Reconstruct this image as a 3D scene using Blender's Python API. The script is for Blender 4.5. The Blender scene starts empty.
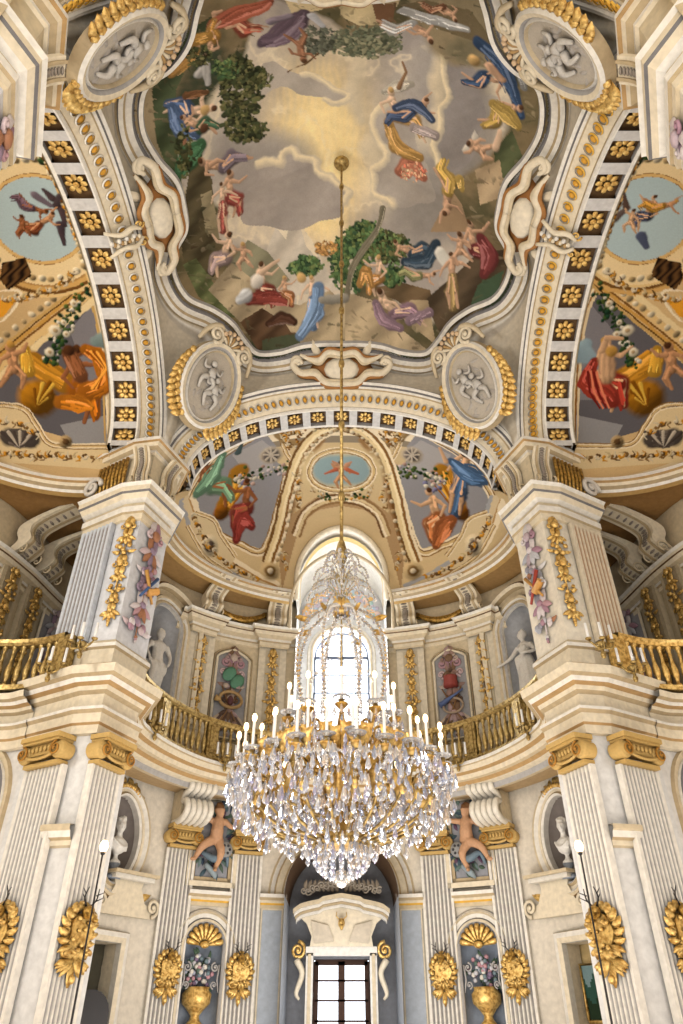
import bpy, math, random
import numpy as np
from mathutils import Matrix, Vector
pi = math.pi
rnd = random.Random(7)
SC = bpy.context.scene
COL = SC.collection
# ------------------------------------------------------------------ materials
def _mat(name):
    m = bpy.data.materials.new(name); m.use_nodes = True
    nt = m.node_tree; b = nt.nodes['Principled BSDF']
    return m, nt, b
def add_ao(nt, b, dist, lo, pw=1.0):  # multiplies crevice shade into the base colour
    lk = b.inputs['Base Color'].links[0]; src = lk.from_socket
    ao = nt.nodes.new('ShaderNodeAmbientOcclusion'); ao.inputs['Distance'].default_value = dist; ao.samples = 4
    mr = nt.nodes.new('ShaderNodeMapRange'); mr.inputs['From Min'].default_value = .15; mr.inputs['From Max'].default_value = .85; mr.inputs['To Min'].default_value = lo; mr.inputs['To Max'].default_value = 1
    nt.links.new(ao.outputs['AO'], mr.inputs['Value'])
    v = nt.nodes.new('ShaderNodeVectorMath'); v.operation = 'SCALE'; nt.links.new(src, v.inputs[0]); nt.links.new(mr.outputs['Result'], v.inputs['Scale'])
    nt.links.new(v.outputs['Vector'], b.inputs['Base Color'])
def mat_paint(name, rough=.6, bump=.25, scale=9, var=.16, metal=0, spec=.3, ao=0):
    m, nt, b = _mat(name)
    at = nt.nodes.new('ShaderNodeAttribute'); at.attribute_name = 'Col'
    tc = nt.nodes.new('ShaderNodeTexCoord')
    nz = nt.nodes.new('ShaderNodeTexNoise'); nz.inputs['Scale'].default_value = scale; nz.inputs['Detail'].default_value = 5
    nt.links.new(tc.outputs['Object'], nz.inputs['Vector'])
    mr = nt.nodes.new('ShaderNodeMapRange'); mr.inputs['From Min'].default_value = .25; mr.inputs['From Max'].default_value = .75
    mr.inputs['To Min'].default_value = 1-var; mr.inputs['To Max'].default_value = 1+var*.6
    nt.links.new(nz.outputs['Fac'], mr.inputs['Value'])
    mx = nt.nodes.new('ShaderNodeVectorMath'); mx.operation = 'SCALE'
    nt.links.new(at.outputs['Color'], mx.inputs[0]); nt.links.new(mr.outputs['Result'], mx.inputs['Scale'])
    nt.links.new(mx.outputs['Vector'], b.inputs['Base Color'])
    if bump:
        bp = nt.nodes.new('ShaderNodeBump'); bp.inputs['Strength'].default_value = bump; bp.inputs['Distance'].default_value = .02
        nt.links.new(nz.outputs['Fac'], bp.inputs['Height']); nt.links.new(bp.outputs['Normal'], b.inputs['Normal'])
    b.inputs['Roughness'].default_value = rough; b.inputs['Metallic'].default_value = metal
    b.inputs['Specular IOR Level'].default_value = spec
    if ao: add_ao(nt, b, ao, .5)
    return m
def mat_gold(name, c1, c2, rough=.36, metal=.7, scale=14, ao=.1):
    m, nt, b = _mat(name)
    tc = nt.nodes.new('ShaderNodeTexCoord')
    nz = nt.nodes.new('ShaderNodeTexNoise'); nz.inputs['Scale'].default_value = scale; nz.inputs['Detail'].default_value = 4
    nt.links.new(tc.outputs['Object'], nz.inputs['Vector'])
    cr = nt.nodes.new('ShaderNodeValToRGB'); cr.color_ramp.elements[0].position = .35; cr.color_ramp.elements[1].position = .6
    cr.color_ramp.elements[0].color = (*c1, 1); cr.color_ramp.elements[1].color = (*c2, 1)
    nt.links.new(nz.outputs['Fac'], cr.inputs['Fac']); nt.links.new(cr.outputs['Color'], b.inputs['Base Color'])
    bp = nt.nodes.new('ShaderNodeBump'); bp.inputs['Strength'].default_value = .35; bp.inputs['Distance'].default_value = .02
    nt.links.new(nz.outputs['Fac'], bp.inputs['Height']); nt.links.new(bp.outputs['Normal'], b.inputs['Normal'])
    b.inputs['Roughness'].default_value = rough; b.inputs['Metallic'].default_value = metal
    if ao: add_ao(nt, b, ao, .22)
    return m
def mat_plain(name, c, rough=.5, metal=0, emit=None, es=0, trans=0, alpha=1, ior=1.5):
    m, nt, b = _mat(name)
    b.inputs['Base Color'].default_value = (*c, 1); b.inputs['Roughness'].default_value = rough; b.inputs['Metallic'].default_value = metal
    b.inputs['Transmission Weight'].default_value = trans; b.inputs['IOR'].default_value = ior
    nz = nt.nodes.new('ShaderNodeTexNoise'); nz.inputs['Scale'].default_value = 30
    bp = nt.nodes.new('ShaderNodeBump'); bp.inputs['Strength'].default_value = .08; bp.inputs['Distance'].default_value = .01
    nt.links.new(nz.outputs['Fac'], bp.inputs['Height']); nt.links.new(bp.outputs['Normal'], b.inputs['Normal'])
    if emit: b.inputs['Emission Color'].default_value = (*emit, 1); b.inputs['Emission Strength'].default_value = es
    return m
def mat_crystal(name):
    m, nt, b = _mat(name)
    at = nt.nodes.new('ShaderNodeAttribute'); at.attribute_name = 'Col'; nt.links.new(at.outputs['Color'], b.inputs['Base Color']); b.inputs['Roughness'].default_value = .05
    b.inputs['Transmission Weight'].default_value = .72; b.inputs['IOR'].default_value = 1.6
    b.inputs['Specular IOR Level'].default_value = .9
    b.inputs['Emission Color'].default_value = (.8, .85, 1, 1); b.inputs['Emission Strength'].default_value = .05  # faint glow added to the drops, though crystal is no light source
    return m
def mat_glass(name):
    m, nt, b = _mat(name)
    out = nt.nodes['Material Output']
    tr = nt.nodes.new('ShaderNodeBsdfTransparent'); gl = nt.nodes.new('ShaderNodeBsdfGlossy'); gl.inputs['Roughness'].default_value = .05
    mx = nt.nodes.new('ShaderNodeMixShader'); mx.inputs[0].default_value = .08
    nt.links.new(tr.outputs[0], mx.inputs[1]); nt.links.new(gl.outputs[0], mx.inputs[2]); nt.links.new(mx.outputs[0], out.inputs['Surface'])
    return m
PAINT, GOLD, STONE, FRESCO, BRASS, CRYS, FLAME, WAX, GLASS, WOOD, BLACK, DGOLD = range(12)
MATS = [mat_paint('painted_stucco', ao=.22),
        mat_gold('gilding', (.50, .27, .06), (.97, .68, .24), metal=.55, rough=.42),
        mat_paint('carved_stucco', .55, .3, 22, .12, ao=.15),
        mat_paint('fresco', .85, .1, 30, .08, spec=.1),
        mat_gold('aged_brass', (.24, .15, .045), (.58, .42, .16), .4, .65),
        mat_crystal('crystal'),
        mat_plain('flame_bulb', (1, .8, .5), emit=(1, .66, .34), es=9),
        mat_plain('wax', (.93, .92, .9), .4, emit=(1, .95, .9), es=.08),  # slight emission put into the wax to brighten it
        mat_glass('window_glass'),
        mat_plain('dark_wood', (.10, .045, .02), .45),
        mat_plain('black_metal', (.03, .028, .03), .4, .5),
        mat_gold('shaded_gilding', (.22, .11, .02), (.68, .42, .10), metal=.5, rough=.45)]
# ------------------------------------------------------------------ colours (linear)
def C(r, g, b):  # from 0..255 sRGB
    f = lambda v: ((v/255+.055)/1.055)**2.4 if v > 10 else v/255/12.92
    return (f(r), f(g), f(b))
CREAM = C(232, 220, 196); CREAM2 = C(214, 198, 168); CREAM3 = C(190, 170, 136); WHITE = C(238, 234, 226)
GREY = C(178, 176, 176); GREYB = C(165, 172, 182); GREYD = C(120, 118, 120); TAN = C(186, 152, 104); BROWN = C(112, 84, 54)
OCHRE = C(222, 164, 60); OCHRED = C(160, 105, 30); DARKB = C(66, 46, 30); YEL = C(240, 190, 80)
# ------------------------------------------------------------------ mesh builder
class MB:
    def __init__(s): s.V = []; s.F = []; s.C = []; s.M = []; s.S = []; s.n = 0; s.col = WHITE; s.m = PAINT
    def add(s, V, F, X=None, col=None, smooth=True, m=None):
        V = np.asarray(V, float).reshape(-1, 3)
        if X is not None:
            X = np.asarray(X); V = V @ X[:3, :3].T + X[:3, 3]
        c = col if col is not None else s.col
        c = np.asarray(c, float)
        if c.ndim == 1: c = np.tile(c, (len(V), 1))
        s.V.append(V); s.C.append(c)
        o = s.n; s.F += [tuple(i+o for i in f) for f in F]
        mm = s.m if m is None else m
        s.M += [mm]*len(F); s.S += [smooth]*len(F); s.n += len(V)
    def merge(s, o, X=None):
        V = np.concatenate(o.V)
        if X is not None:
            X = np.asarray(X); V = V @ X[:3, :3].T + X[:3, 3]
        s.V.append(V); s.C.append(np.concatenate(o.C)); k = s.n
        s.F += [tuple(i+k for i in f) for f in o.F]; s.M += o.M; s.S += o.S; s.n += len(V)
    def mesh(s, name):
        me = bpy.data.meshes.new(name)
        V = np.concatenate(s.V); me.from_pydata(V.tolist(), [], s.F)
        a = me.color_attributes.new('Col', 'FLOAT_COLOR', 'POINT')
        c = np.ones((len(V), 4)); c[:, :3] = np.concatenate(s.C); a.data.foreach_set('color', c.ravel())
        used = sorted(set(s.M))
        for k in used: me.materials.append(MATS[k])
        mp = {k: i for i, k in enumerate(used)}
        me.polygons.foreach_set('material_index', [mp[k] for k in s.M])
        me.polygons.foreach_set('use_smooth', s.S)
        me.validate(); me.update()
        return me
    def build(s, name, parent=None, loc=(0, 0, 0), rz=0, **tags):
        o = bpy.data.objects.new(name, s.mesh(name)); COL.objects.link(o)
        o.location = loc; o.rotation_euler = (0, 0, rz)
        if parent is not None: o.parent = parent
        for k, v in tags.items(): o[k] = v
        return o
def obj(name, me, parent=None, loc=(0, 0, 0), rz=0, **tags):
    o = bpy.data.objects.new(name, me); COL.objects.link(o); o.location = loc; o.rotation_euler = (0, 0, rz)
    if parent is not None: o.parent = parent
    for k, v in tags.items(): o[k] = v
    return o
def empty(name, loc, rz, label, cat, group=None):
    o = bpy.data.objects.new(name, None); COL.objects.link(o); o.location = loc; o.rotation_euler = (0, 0, rz)
    o['label'] = label; o['category'] = cat
    if group: o['group'] = group
    o.empty_display_size = .1
    return o
def tag(o, label, cat, group=None):
    o['label'] = label; o['category'] = cat
    if group: o['group'] = group
    return o
def dup(root, loc, rz, label, group=None):
    r = root.copy(); COL.objects.link(r); r.location = loc; r.rotation_euler = (0, 0, rz); r['label'] = label
    if group: r['group'] = group
    for ch in list(root.children):
        c = ch.copy(); COL.objects.link(c); c.parent = r
        for g in ch.children:
            d = g.copy(); COL.objects.link(d); d.parent = c
    return r
def T(x=0, y=0, z=0): return Matrix.Translation((x, y, z))
def Rt(a, ax): return Matrix.Rotation(a, 4, ax)
def Sc(x, y, z): return Matrix.Diagonal((x, y, z, 1))
# ------------------------------------------------------------------ primitives
def gridf(nu, nv, closeu=False):
    F = []
    for i in range(nu if closeu else nu-1):
        for j in range(nv-1):
            a = i*nv+j; b = ((i+1) % nu)*nv+j
            F.append((a, b, b+1, a+1))
    return F
def box(mb, c, s, X=None, col=None, m=None, bev=0):
    x, y, z = s[0]/2, s[1]/2, s[2]/2
    V = [(c[0]+i*x, c[1]+j*y, c[2]+k*z) for i in (-1, 1) for j in (-1, 1) for k in (-1, 1)]
    F = [(0, 1, 3, 2), (4, 6, 7, 5), (0, 4, 5, 1), (2, 3, 7, 6), (0, 2, 6, 4), (1, 5, 7, 3)]
    mb.add(V, F, X, col, False, m)
def ell(mb, c, r, X=None, col=None, m=None, nu=8, nv=6, R=None):
    V = []
    for i in range(nu):
        a = 2*pi*i/nu
        for j in range(nv+1):
            b = pi*j/nv
            V.append((r[0]*math.sin(b)*math.cos(a), r[1]*math.sin(b)*math.sin(a), r[2]*math.cos(b)))
    V = np.array(V)
    if R is not None: V = V @ np.array(R)[:3, :3].T
    mb.add(V+np.array(c), gridf(nu, nv+1, True), X, col, True, m)
def lathe(mb, prof, n=16, X=None, col=None, m=None, smooth=True):
    V = []
    for i in range(n):
        a = 2*pi*i/n
        for r, z in prof: V.append((r*math.cos(a), r*math.sin(a), z))
    mb.add(V, gridf(n, len(prof), True), X, col, smooth, m)
def tube(mb, P, R, n=6, X=None, col=None, m=None, caps=True, flat=1.0):
    P = np.array(P, float); k = len(P)
    R = np.full(k, R) if np.isscalar(R) else np.interp(np.linspace(0, 1, k), np.linspace(0, 1, len(R)), R)
    Tn = np.gradient(P, axis=0); Tn /= np.linalg.norm(Tn, axis=1)[:, None]+1e-9
    u = np.cross(Tn[0], (0, 1, 0) if abs(Tn[0][1]) < .9 else (1, 0, 0)); V = []
    for i in range(k):
        u = u-Tn[i]*u.dot(Tn[i]); u /= np.linalg.norm(u)+1e-9; w = np.cross(Tn[i], u)
        for j in range(n):
            a = 2*pi*j/n
            V.append(P[i]+R[i]*(math.cos(a)*u+math.sin(a)*w*flat))
    F = [(i*n+j, i*n+(j+1) % n, (i+1)*n+(j+1) % n, (i+1)*n+j) for i in range(k-1) for j in range(n)]
    if caps: F += [tuple(range(n))[::-1], tuple((k-1)*n+j for j in range(n))]
    mb.add(V, F, X, col, True, m)
def spline(pts, n=8, closed=False):
    P = np.array(pts, float); k = len(P); out = []
    rng = k if closed else k-1
    for i in range(rng):
        if closed: p0, p1, p2, p3 = P[(i-1) % k], P[i], P[(i+1) % k], P[(i+2) % k]
        else:
            p1, p2 = P[i], P[i+1]; p0 = P[i-1] if i else 2*p1-p2; p3 = P[i+2] if i+2 < k else 2*p2-p1
        for j in range(n):
            t = j/n
            out.append(.5*((2*p1)+(p2-p0)*t+(2*p0-5*p1+4*p2-p3)*t*t+(3*p1-p0-3*p2+p3)*t**3))
    if not closed: out.append(P[-1])
    return np.array(out)
def norms2(path, side=1, closed=False):
    P = np.array(path, float)[:, :2]; k = len(P); N = np.zeros((k, 2))
    def en(a, b):
        d = b-a; d /= np.linalg.norm(d)+1e-12; return np.array((d[1], -d[0]))*side
    for i in range(k):
        if closed: n1 = en(P[i-1], P[i]); n2 = en(P[i], P[(i+1) % k])
        else:
            n1 = en(P[i-1], P[i]) if i else en(P[0], P[1]); n2 = en(P[i], P[i+1]) if i < k-1 else n1
        s = n1+n2; N[i] = s/max(1+n1.dot(n2), .3)
    return N
def sweep(mb, path, prof, cols, side=1, closed=False, m=None, smooth=False, zadd=None):
    """prof: [(out, z)], cols: one per segment (cycled)"""
    P = np.array(path, float)[:, :2]; N = norms2(P, side, closed); k = len(P)
    for s in range(len(prof)-1):
        (o0, z0), (o1, z1) = prof[s], prof[s+1]
        V = np.zeros((k, 2, 3))
        V[:, 0, :2] = P+N*o0; V[:, 1, :2] = P+N*o1; V[:, 0, 2] = z0; V[:, 1, 2] = z1
        if zadd is not None: V[:, :, 2] += np.asarray(zadd)[:, None]
        mb.add(V.reshape(-1, 3), gridf(k, 2, closed), None, cols[s % len(cols)], False if not smooth else True, m)
def sweep3(mb, fn, ts, prof, cols, m=None, closed=False):
    """fn(t, a, b)->xyz; prof [(a,b)]"""
    for s in range(len(prof)-1):
        V = [p for t in ts for p in (fn(t, *prof[s]), fn(t, *prof[s+1]))]
        mb.add(V, gridf(len(ts), 2, closed), None, cols[s % len(cols)], True, m)
# ornament pieces, drawn facing -Y in the XZ plane
def leaf(mb, x, z, a, L, W, curl=.3, lift=.05, X=None, col=None, m=None, n=5):
    V = []
    for i in range(n+1):
        t = i/n; aa = a+curl*t*t*2
        px = x+L*t*math.cos(a+curl*t); pz = z+L*t*math.sin(a+curl*t)
        w = W*math.sin(pi*min(1, .12+t*.88))**.7*.5
        dx, dz = -math.sin(aa), math.cos(aa)
        y = -lift*math.sin(pi*(t*.8+.1))*1.2
        V += [(px-dx*w, y*.3, pz-dz*w), (px, y-.012, pz), (px+dx*w, y*.3, pz+dz*w)]
    F = []
    for i in range(n):
        o = i*3; F += [(o, o+3, o+4, o+1), (o+1, o+4, o+5, o+2)]
    mb.add(V, F, X, col, True, m)
def volute(mb, x, z, r, turns=1.75, sgn=1, a0=0, w=.03, X=None, col=None, m=None, y=-.03):
    P = []; n = int(turns*14)
    for i in range(n+1):
        t = i/n; a = a0+sgn*2*pi*turns*t; rr = r*(1-.85*t)
        P.append((x+rr*math.cos(a), y-.03*t, z+rr*math.sin(a)))
    tube(mb, P, [w, w*.6], 6, X, col, m)
    ell(mb, (x, y-.03, z), (w*1.1, w, w*1.1), X, col, m)
def shell(mb, x, z, r, n=9, a0=0, a1=pi, X=None, col=None, m=None, dep=.1, col2=None):
    for i in range(n):
        a = a0+(a1-a0)*(i+.5)/n
        P = [(x+r*t*math.cos(a), -dep*math.sin(pi*.5*t)*(1.2-t*.5)-.01, z+r*t*math.sin(a)) for t in (0.12, .35, .6, .85, 1)]
        tube(mb, P, [r*.04, r*.07, r*.12, r*.16, r*.13], 6, X, (col2 if (i % 2 and col2) else col), m)
def rose(mb, r, X=None, col=None, m=None, n=8, c2=None):
    for i in range(n):
        a = 2*pi*i/n
        ell(mb, (.62*r*math.cos(a), -.06*r/.2, .62*r*math.sin(a)), (r*.40, r*.22, r*.24), X, col, m, 6, 4, Matrix.Rotation(-a, 3, 'Y'))
    ell(mb, (0, -.1*r/.2, 0), (r*.28, r*.3, r*.28), X, c2 if c2 else col, m)
def ovalring(mb, rx, rz, prof, cols, X=None, n=40, m=None, z0=0):
    """prof: [(out, y)]"""
    for s in range(len(prof)-1):
        V = []
        for i in range(n):
            a = 2*pi*i/n
            for o, y in (prof[s], prof[s+1]): V.append(((rx+o)*math.cos(a), y, z0+(rz+o)*math.sin(a)))
        mb.add(V, gridf(n, 2, True), X, cols[s % len(cols)], True, m)
def disc(mb, rx, rz, y, X=None, col=None, m=None, n=40, z0=0):
    V = [(rx*math.cos(2*pi*i/n), y, z0+rz*math.sin(2*pi*i/n)) for i in range(n)]
    mb.add(V, [tuple(range(n))], X, col, False, m)
def extr(mb, poly, y0, y1, X=None, col=None, m=None, colside=None):
    """polygon in XZ extruded in y"""
    n = len(poly); V = [(p[0], y0, p[1]) for p in poly]+[(p[0], y1, p[1]) for p in poly]
    mb.add(V, [tuple(range(n)), tuple(range(n, 2*n))[::-1]], X, col, False, m)
    mb.add(V, [(i, (i+1) % n, n+(i+1) % n, n+i) for i in range(n)], X, colside or col, False, m)
def remesh_mb(parts, voxel, smooth_it=3, colf=None, m=STONE, col=WHITE):
    """fuse overlapping closed pieces into one continuous surface; returns an MB"""
    t = MB(); parts(t)
    me = t.mesh('tmp'); o = bpy.data.objects.new('tmp', me); COL.objects.link(o)
    md = o.modifiers.new('r', 'REMESH'); md.mode = 'VOXEL'; md.voxel_size = voxel
    sm = o.modifiers.new('s', 'SMOOTH'); sm.iterations = smooth_it; sm.factor = .5
    dg = bpy.context.evaluated_depsgraph_get(); ev = o.evaluated_get(dg); m2 = ev.to_mesh()
    V = np.empty(len(m2.vertices)*3); m2.vertices.foreach_get('co', V); V = V.reshape(-1, 3)
    F = [tuple(p.vertices) for p in m2.polygons]
    ev.to_mesh_clear(); bpy.data.objects.remove(o); bpy.data.meshes.remove(me)
    r = MB(); c = np.array([colf(v) for v in V]) if colf else col
    r.add(V, F, None, c, True, m); return r
# ------------------------------------------------------------------ camera
CAMLOC = np.array((0, -9.0, 1.6)); FPX = 700.0; PITCH = math.atan(700/942)
cam = bpy.data.cameras.new('camera'); cam.sensor_fit = 'VERTICAL'; cam.sensor_height = 36; cam.lens = 36*FPX/1024
cam.clip_end = 300
co = bpy.data.objects.new('camera', cam); COL.objects.link(co); co.location = CAMLOC; co.rotation_euler = (pi/2+PITCH, 0, 0)
SC.camera = co
def proj(P):
    P = np.asarray(P, float)-CAMLOC
    s, c = math.sin(PITCH), math.cos(PITCH)
    d = P[..., 1]*c+P[..., 2]*s; v = P[..., 2]*c-P[..., 1]*s
    return np.stack([341.5+FPX*P[..., 0]/d, 512-FPX*v/d], -1)
# ------------------------------------------------------------------ setting: plan curves
def far_pt(t, a=5.6, b=3.62, cy=8.08): return np.array((a*math.sin(t), cy+b*math.cos(t)))
def frame_at(p, n):  # rotation so that local -Y looks along n
    return math.atan2(n[0], -n[1])
def far_frame(t, d=0):
    p = far_pt(t); tg = np.array((5.6*math.cos(t), -3.62*math.sin(t))); tg /= np.linalg.norm(tg)
    n = np.array((tg[1], -tg[0]));
    if n.dot(np.array((0, 5.0))-p) < 0: n = -n
    return p+n*d, frame_at(p, n), n
D = math.radians
V0, V1, V2, V3 = (6.2, 4.85), (5.1, 4.2), (4.65, 4.12), (4.25, 5.1)
def ds(t): return math.hypot(5.6*math.cos(t), 3.62*math.sin(t))
def holed(mb, mp, s0, s1, z0, z1, loop, col, depth=.3, k=3, jcol=None, n=56, sk=1.0):
    """wall panel with an opening; mp(s,z,d)->xyz; loop [(s,z)] ; sk scales s for angles"""
    L = np.array(loop, float); c = np.array(((L[:, 0].min()+L[:, 0].max())/2, (L[:, 1].min()+L[:, 1].max())/2))
    q = L-c; q[:, 0] *= sk; ang = np.arctan2(q[:, 1], q[:, 0]); rad = np.hypot(q[:, 0], q[:, 1])
    o = np.argsort(ang); ang, rad = ang[o], rad[o]
    A = list(np.linspace(-pi, pi, n, endpoint=False))
    R = [(s0-c[0])*sk, (s1-c[0])*sk, z0-c[1], z1-c[1]]
    A += [math.atan2(zz, ss) for ss in R[:2] for zz in R[2:]]
    A += list(ang); A = sorted(set(np.round(A, 6)))
    G = []; J = []
    for a in A:
        r = np.interp(a, ang, rad, period=2*pi); ca, sa = math.cos(a), math.sin(a)
        t = 1e9
        if ca > 1e-9: t = min(t, R[1]/ca)
        if ca < -1e-9: t = min(t, R[0]/ca)
        if sa > 1e-9: t = min(t, R[3]/sa)
        if sa < -1e-9: t = min(t, R[2]/sa)
        t = max(t, r)
        for i in range(k+1):
            rr = r+(t-r)*i/k
            G.append(mp(c[0]+rr*ca/sk, c[1]+rr*sa, 0))
        for d in (0, -depth): J.append(mp(c[0]+r*ca/sk, c[1]+r*sa, d))
    mb.add(G, gridf(len(A), k+1, True), None, col, False)
    if depth: mb.add(J, gridf(len(A), 2, True), None, jcol or col, False)
def archloop(cx, hw, z0, zs, n=20, sk=1.0, rise=None):
    rise = hw if rise is None else rise
    L = [(cx-hw/sk, z0+(zs-z0)*i/6) for i in range(6)]
    L += [(cx-hw/sk*math.cos(pi*i/n), zs+rise*math.sin(pi*i/n)) for i in range(n+1)]
    L += [(cx+hw/sk, zs-(zs-z0)*i/6) for i in range(1, 7)]
    L += [(cx+hw/sk*(1-2*i/8), z0) for i in range(1, 8)]
    return L
def wallgrid(mb, mp, s0, s1, z0, z1, col, n=10):
    V = [mp(s0+(s1-s0)*i/n, z, 0) for i in range(n+1) for z in (z0, z1)]
    mb.add(V, gridf(n+1, 2), None, col, True)
def archtrim(mb, mp, cx, hw, z0, zs, prof, cols, sk=1.0, n=24, rise=None):
    """moulded surround of an arched opening: prof [(out, d)]"""
    rise = hw if rise is None else rise
    for s in range(len(prof)-1):
        V = []; k = 0
        def pts(o):
            w = hw+o; P = [(cx-w/sk, z0), (cx-w/sk, zs)]
            P += [(cx-w/sk*math.cos(pi*i/n), zs+(rise+o)*math.sin(pi*i/n)) for i in range(1, n)]
            return P+[(cx+w/sk, zs), (cx+w/sk, z0)]
        A, B = pts(prof[s][0]), pts(prof[s+1][0])
        V = [v for p, q in zip(A, B) for v in (mp(p[0], p[1], prof[s][1]), mp(q[0], q[1], prof[s+1][1]))]
        mb.add(V, gridf(len(A), 2), None, cols[s % len(cols)], True)
def nichesurf(mb, mp, cx, hw, z0, zs, dep, col, sk=1.0, nx=14, nz=12, colf=None):
    def prow(z):
        w = hw if z <= zs else math.sqrt(max(hw*hw-(z-zs)**2, 0))
        return [(x*w, z, dep*math.sqrt(max(0, 1-(x*w/hw)**2-(max(0, z-zs)/hw)**2))) for x in np.cos(np.linspace(pi, 0, nx))]
    zz = list(np.linspace(z0, zs, nz))+[zs+hw*math.sin(pi/2*i/8) for i in range(1, 9)]
    V = []; Cc = []
    for z in zz:
        for x, z_, d in prow(z):
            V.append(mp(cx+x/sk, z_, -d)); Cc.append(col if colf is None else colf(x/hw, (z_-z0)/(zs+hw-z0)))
    mb.add(V, gridf(len(zz), nx), None, Cc, True)
def far_mp(t, z, d):
    p, _, n = far_frame(t); return (p[0]+n[0]*d, p[1]+n[1]*d, z)
# ---- far wall, lower storey
WALLC = C(222, 214, 200); WALLG = C(196, 200, 206)
w = MB(); w.col = WALLC
tc = D(15.5)
holed(w, far_mp, -D(17), D(17), 0, 7.2, archloop(0, 1.42, .02, 4.35, sk=5.5), WALLC, .9, sk=5.5, jcol=GREYB)
for s in (-1, 1):
    f = lambda a, b: sorted((s*D(a), s*D(b)))
    a, b = f(17, 29); wallgrid(w, far_mp, a, b, 0, 7.2, WALLC)
    a, b = f(29, 45); k = ds(D(37)); holed(w, far_mp, a, b, 0, 4.4, archloop(s*D(37), .48, .4, 3.25, sk=k), WALLC, 0, sk=k)
    wallgrid(w, far_mp, a, b, 4.4, 7.2, WALLC)
    a, b = f(45, 56); wallgrid(w, far_mp, a, b, 0, 7.2, WALLC)
    k = ds(D(74)); a, b = f(56, 92)
    holed(w, far_mp, a, b, 0, 3.9, [(s*D(74)+x*D(9.5), 1.62+z*1.6) for x, z in [(math.cos(q)/max(abs(math.cos(q)), abs(math.sin(q))), math.sin(q)/max(abs(math.cos(q)), abs(math.sin(q)))) for q in np.linspace(0, 2*pi, 40, endpoint=False)]], WALLC, .55, sk=k, jcol=CREAM)
    holed(w, far_mp, a, b, 3.9, 7.2, [(s*D(73)+.60/k*math.cos(q), 5.35+.95*math.sin(q)) for q in np.linspace(0, 2*pi, 40, endpoint=False)], WALLC, 0, sk=k)
    # oval niche bowl
    V = []
    for i in range(9):
        r = math.cos(pi/2*i/8)
        for j in range(32):
            q = 2*pi*j/32; V.append(far_mp(s*D(73)+.60*r/k*math.cos(q), 5.35+.95*r*math.sin(q), -.45*math.sin(pi/2*i/8)))
    w.add(V, gridf(9, 32)+[(i*32+31, (i+1)*32+31, (i+1)*32, i*32) for i in range(8)], None, C(120, 112, 108), True)
    a, b = f(92, 121); wallgrid(w, far_mp, a, b, 0, 7.2, WALLC)
    nichesurf(w, far_mp, s*D(37), .48, .4, 3.25, .42, C(150, 160, 176), sk=ds(D(37)))
    # ---- upper storey
    a, b = f(15.2, 60); wallgrid(w, far_mp, a, b, 7.2, 12.95, CREAM2, 20)
    k = ds(D(72)); a, b = f(60, 88)
    holed(w, far_mp, a, b, 7.2, 12.95, archloop(s*D(69), .62, 8.5, 11.1, sk=k), CREAM2, 0, sk=k)
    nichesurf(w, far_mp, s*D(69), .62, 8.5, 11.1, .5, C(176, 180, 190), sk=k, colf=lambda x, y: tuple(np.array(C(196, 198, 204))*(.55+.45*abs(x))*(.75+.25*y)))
    a, b = f(88, 121); wallgrid(w, far_mp, a, b, 7.2, 12.95, CREAM2)
w.build('wall_far', kind='structure')
# ---- window embrasure, window wall
w = MB(); SKYP = C(216, 226, 238)
zc, rw = 13.3, 1.44
def emb(y, o=0):
    P = [(-rw-o, 7.2), (-rw-o, 9), (-rw-o, 11), (-rw-o, zc)]
    P += [(-(rw+o)*math.cos(pi*i/24), zc+(rw+o)*math.sin(pi*i/24)) for i in range(1, 24)]
    return [(x, y, z) for x, z in P+[(rw+o, zc), (rw+o, 11), (rw+o, 9), (rw+o, 7.2)]]
E = [emb(y) for y in (9.9, 11.2, 11.9, 12.6)]
V = [v for row in E[1:] for v in row]; n = len(E[0])
w.add(V, gridf(3, n), None, C(236, 234, 228), True)
pz = lambda s, z, d: (s, 12.6-d, z)
holed(w, pz, -1.5, 1.5, 7.2, 14.6, archloop(0, .92, 8.0, 11.75), C(228, 230, 234), .45, jcol=C(240, 240, 240))
archtrim(w, pz, 0, .92, 8.0, 11.75, [(0, 0), (0, .05), (.05, .08), (.1, .08), (.12, .04), (.2, .05), (.22, 0)], [WHITE, WHITE, CREAM2, GREY, WHITE, CREAM3])
w.build('wall_window', kind='structure')
w = MB(); r_ = random.Random(3)
for i in range(150):   # pastel sky fresco over the window
    a = r_.uniform(.12, pi-.12); q = r_.uniform(1.0, 1.36)
    c = r_.choice([C(238, 200, 160), C(190, 210, 232), C(240, 214, 206), C(232, 190, 120), C(206, 196, 214), C(170, 200, 200)])
    ell(w, (q*math.cos(a), 12.57, 13.05+(q)*math.sin(a)-.15), (r_.uniform(.05, .16), .012, r_.uniform(.04, .1)), col=c, m=FRESCO)
w.build('sky_fresco', label='pastel painted clouds and flowers arching above the tall upper window', category='fresco')
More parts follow.
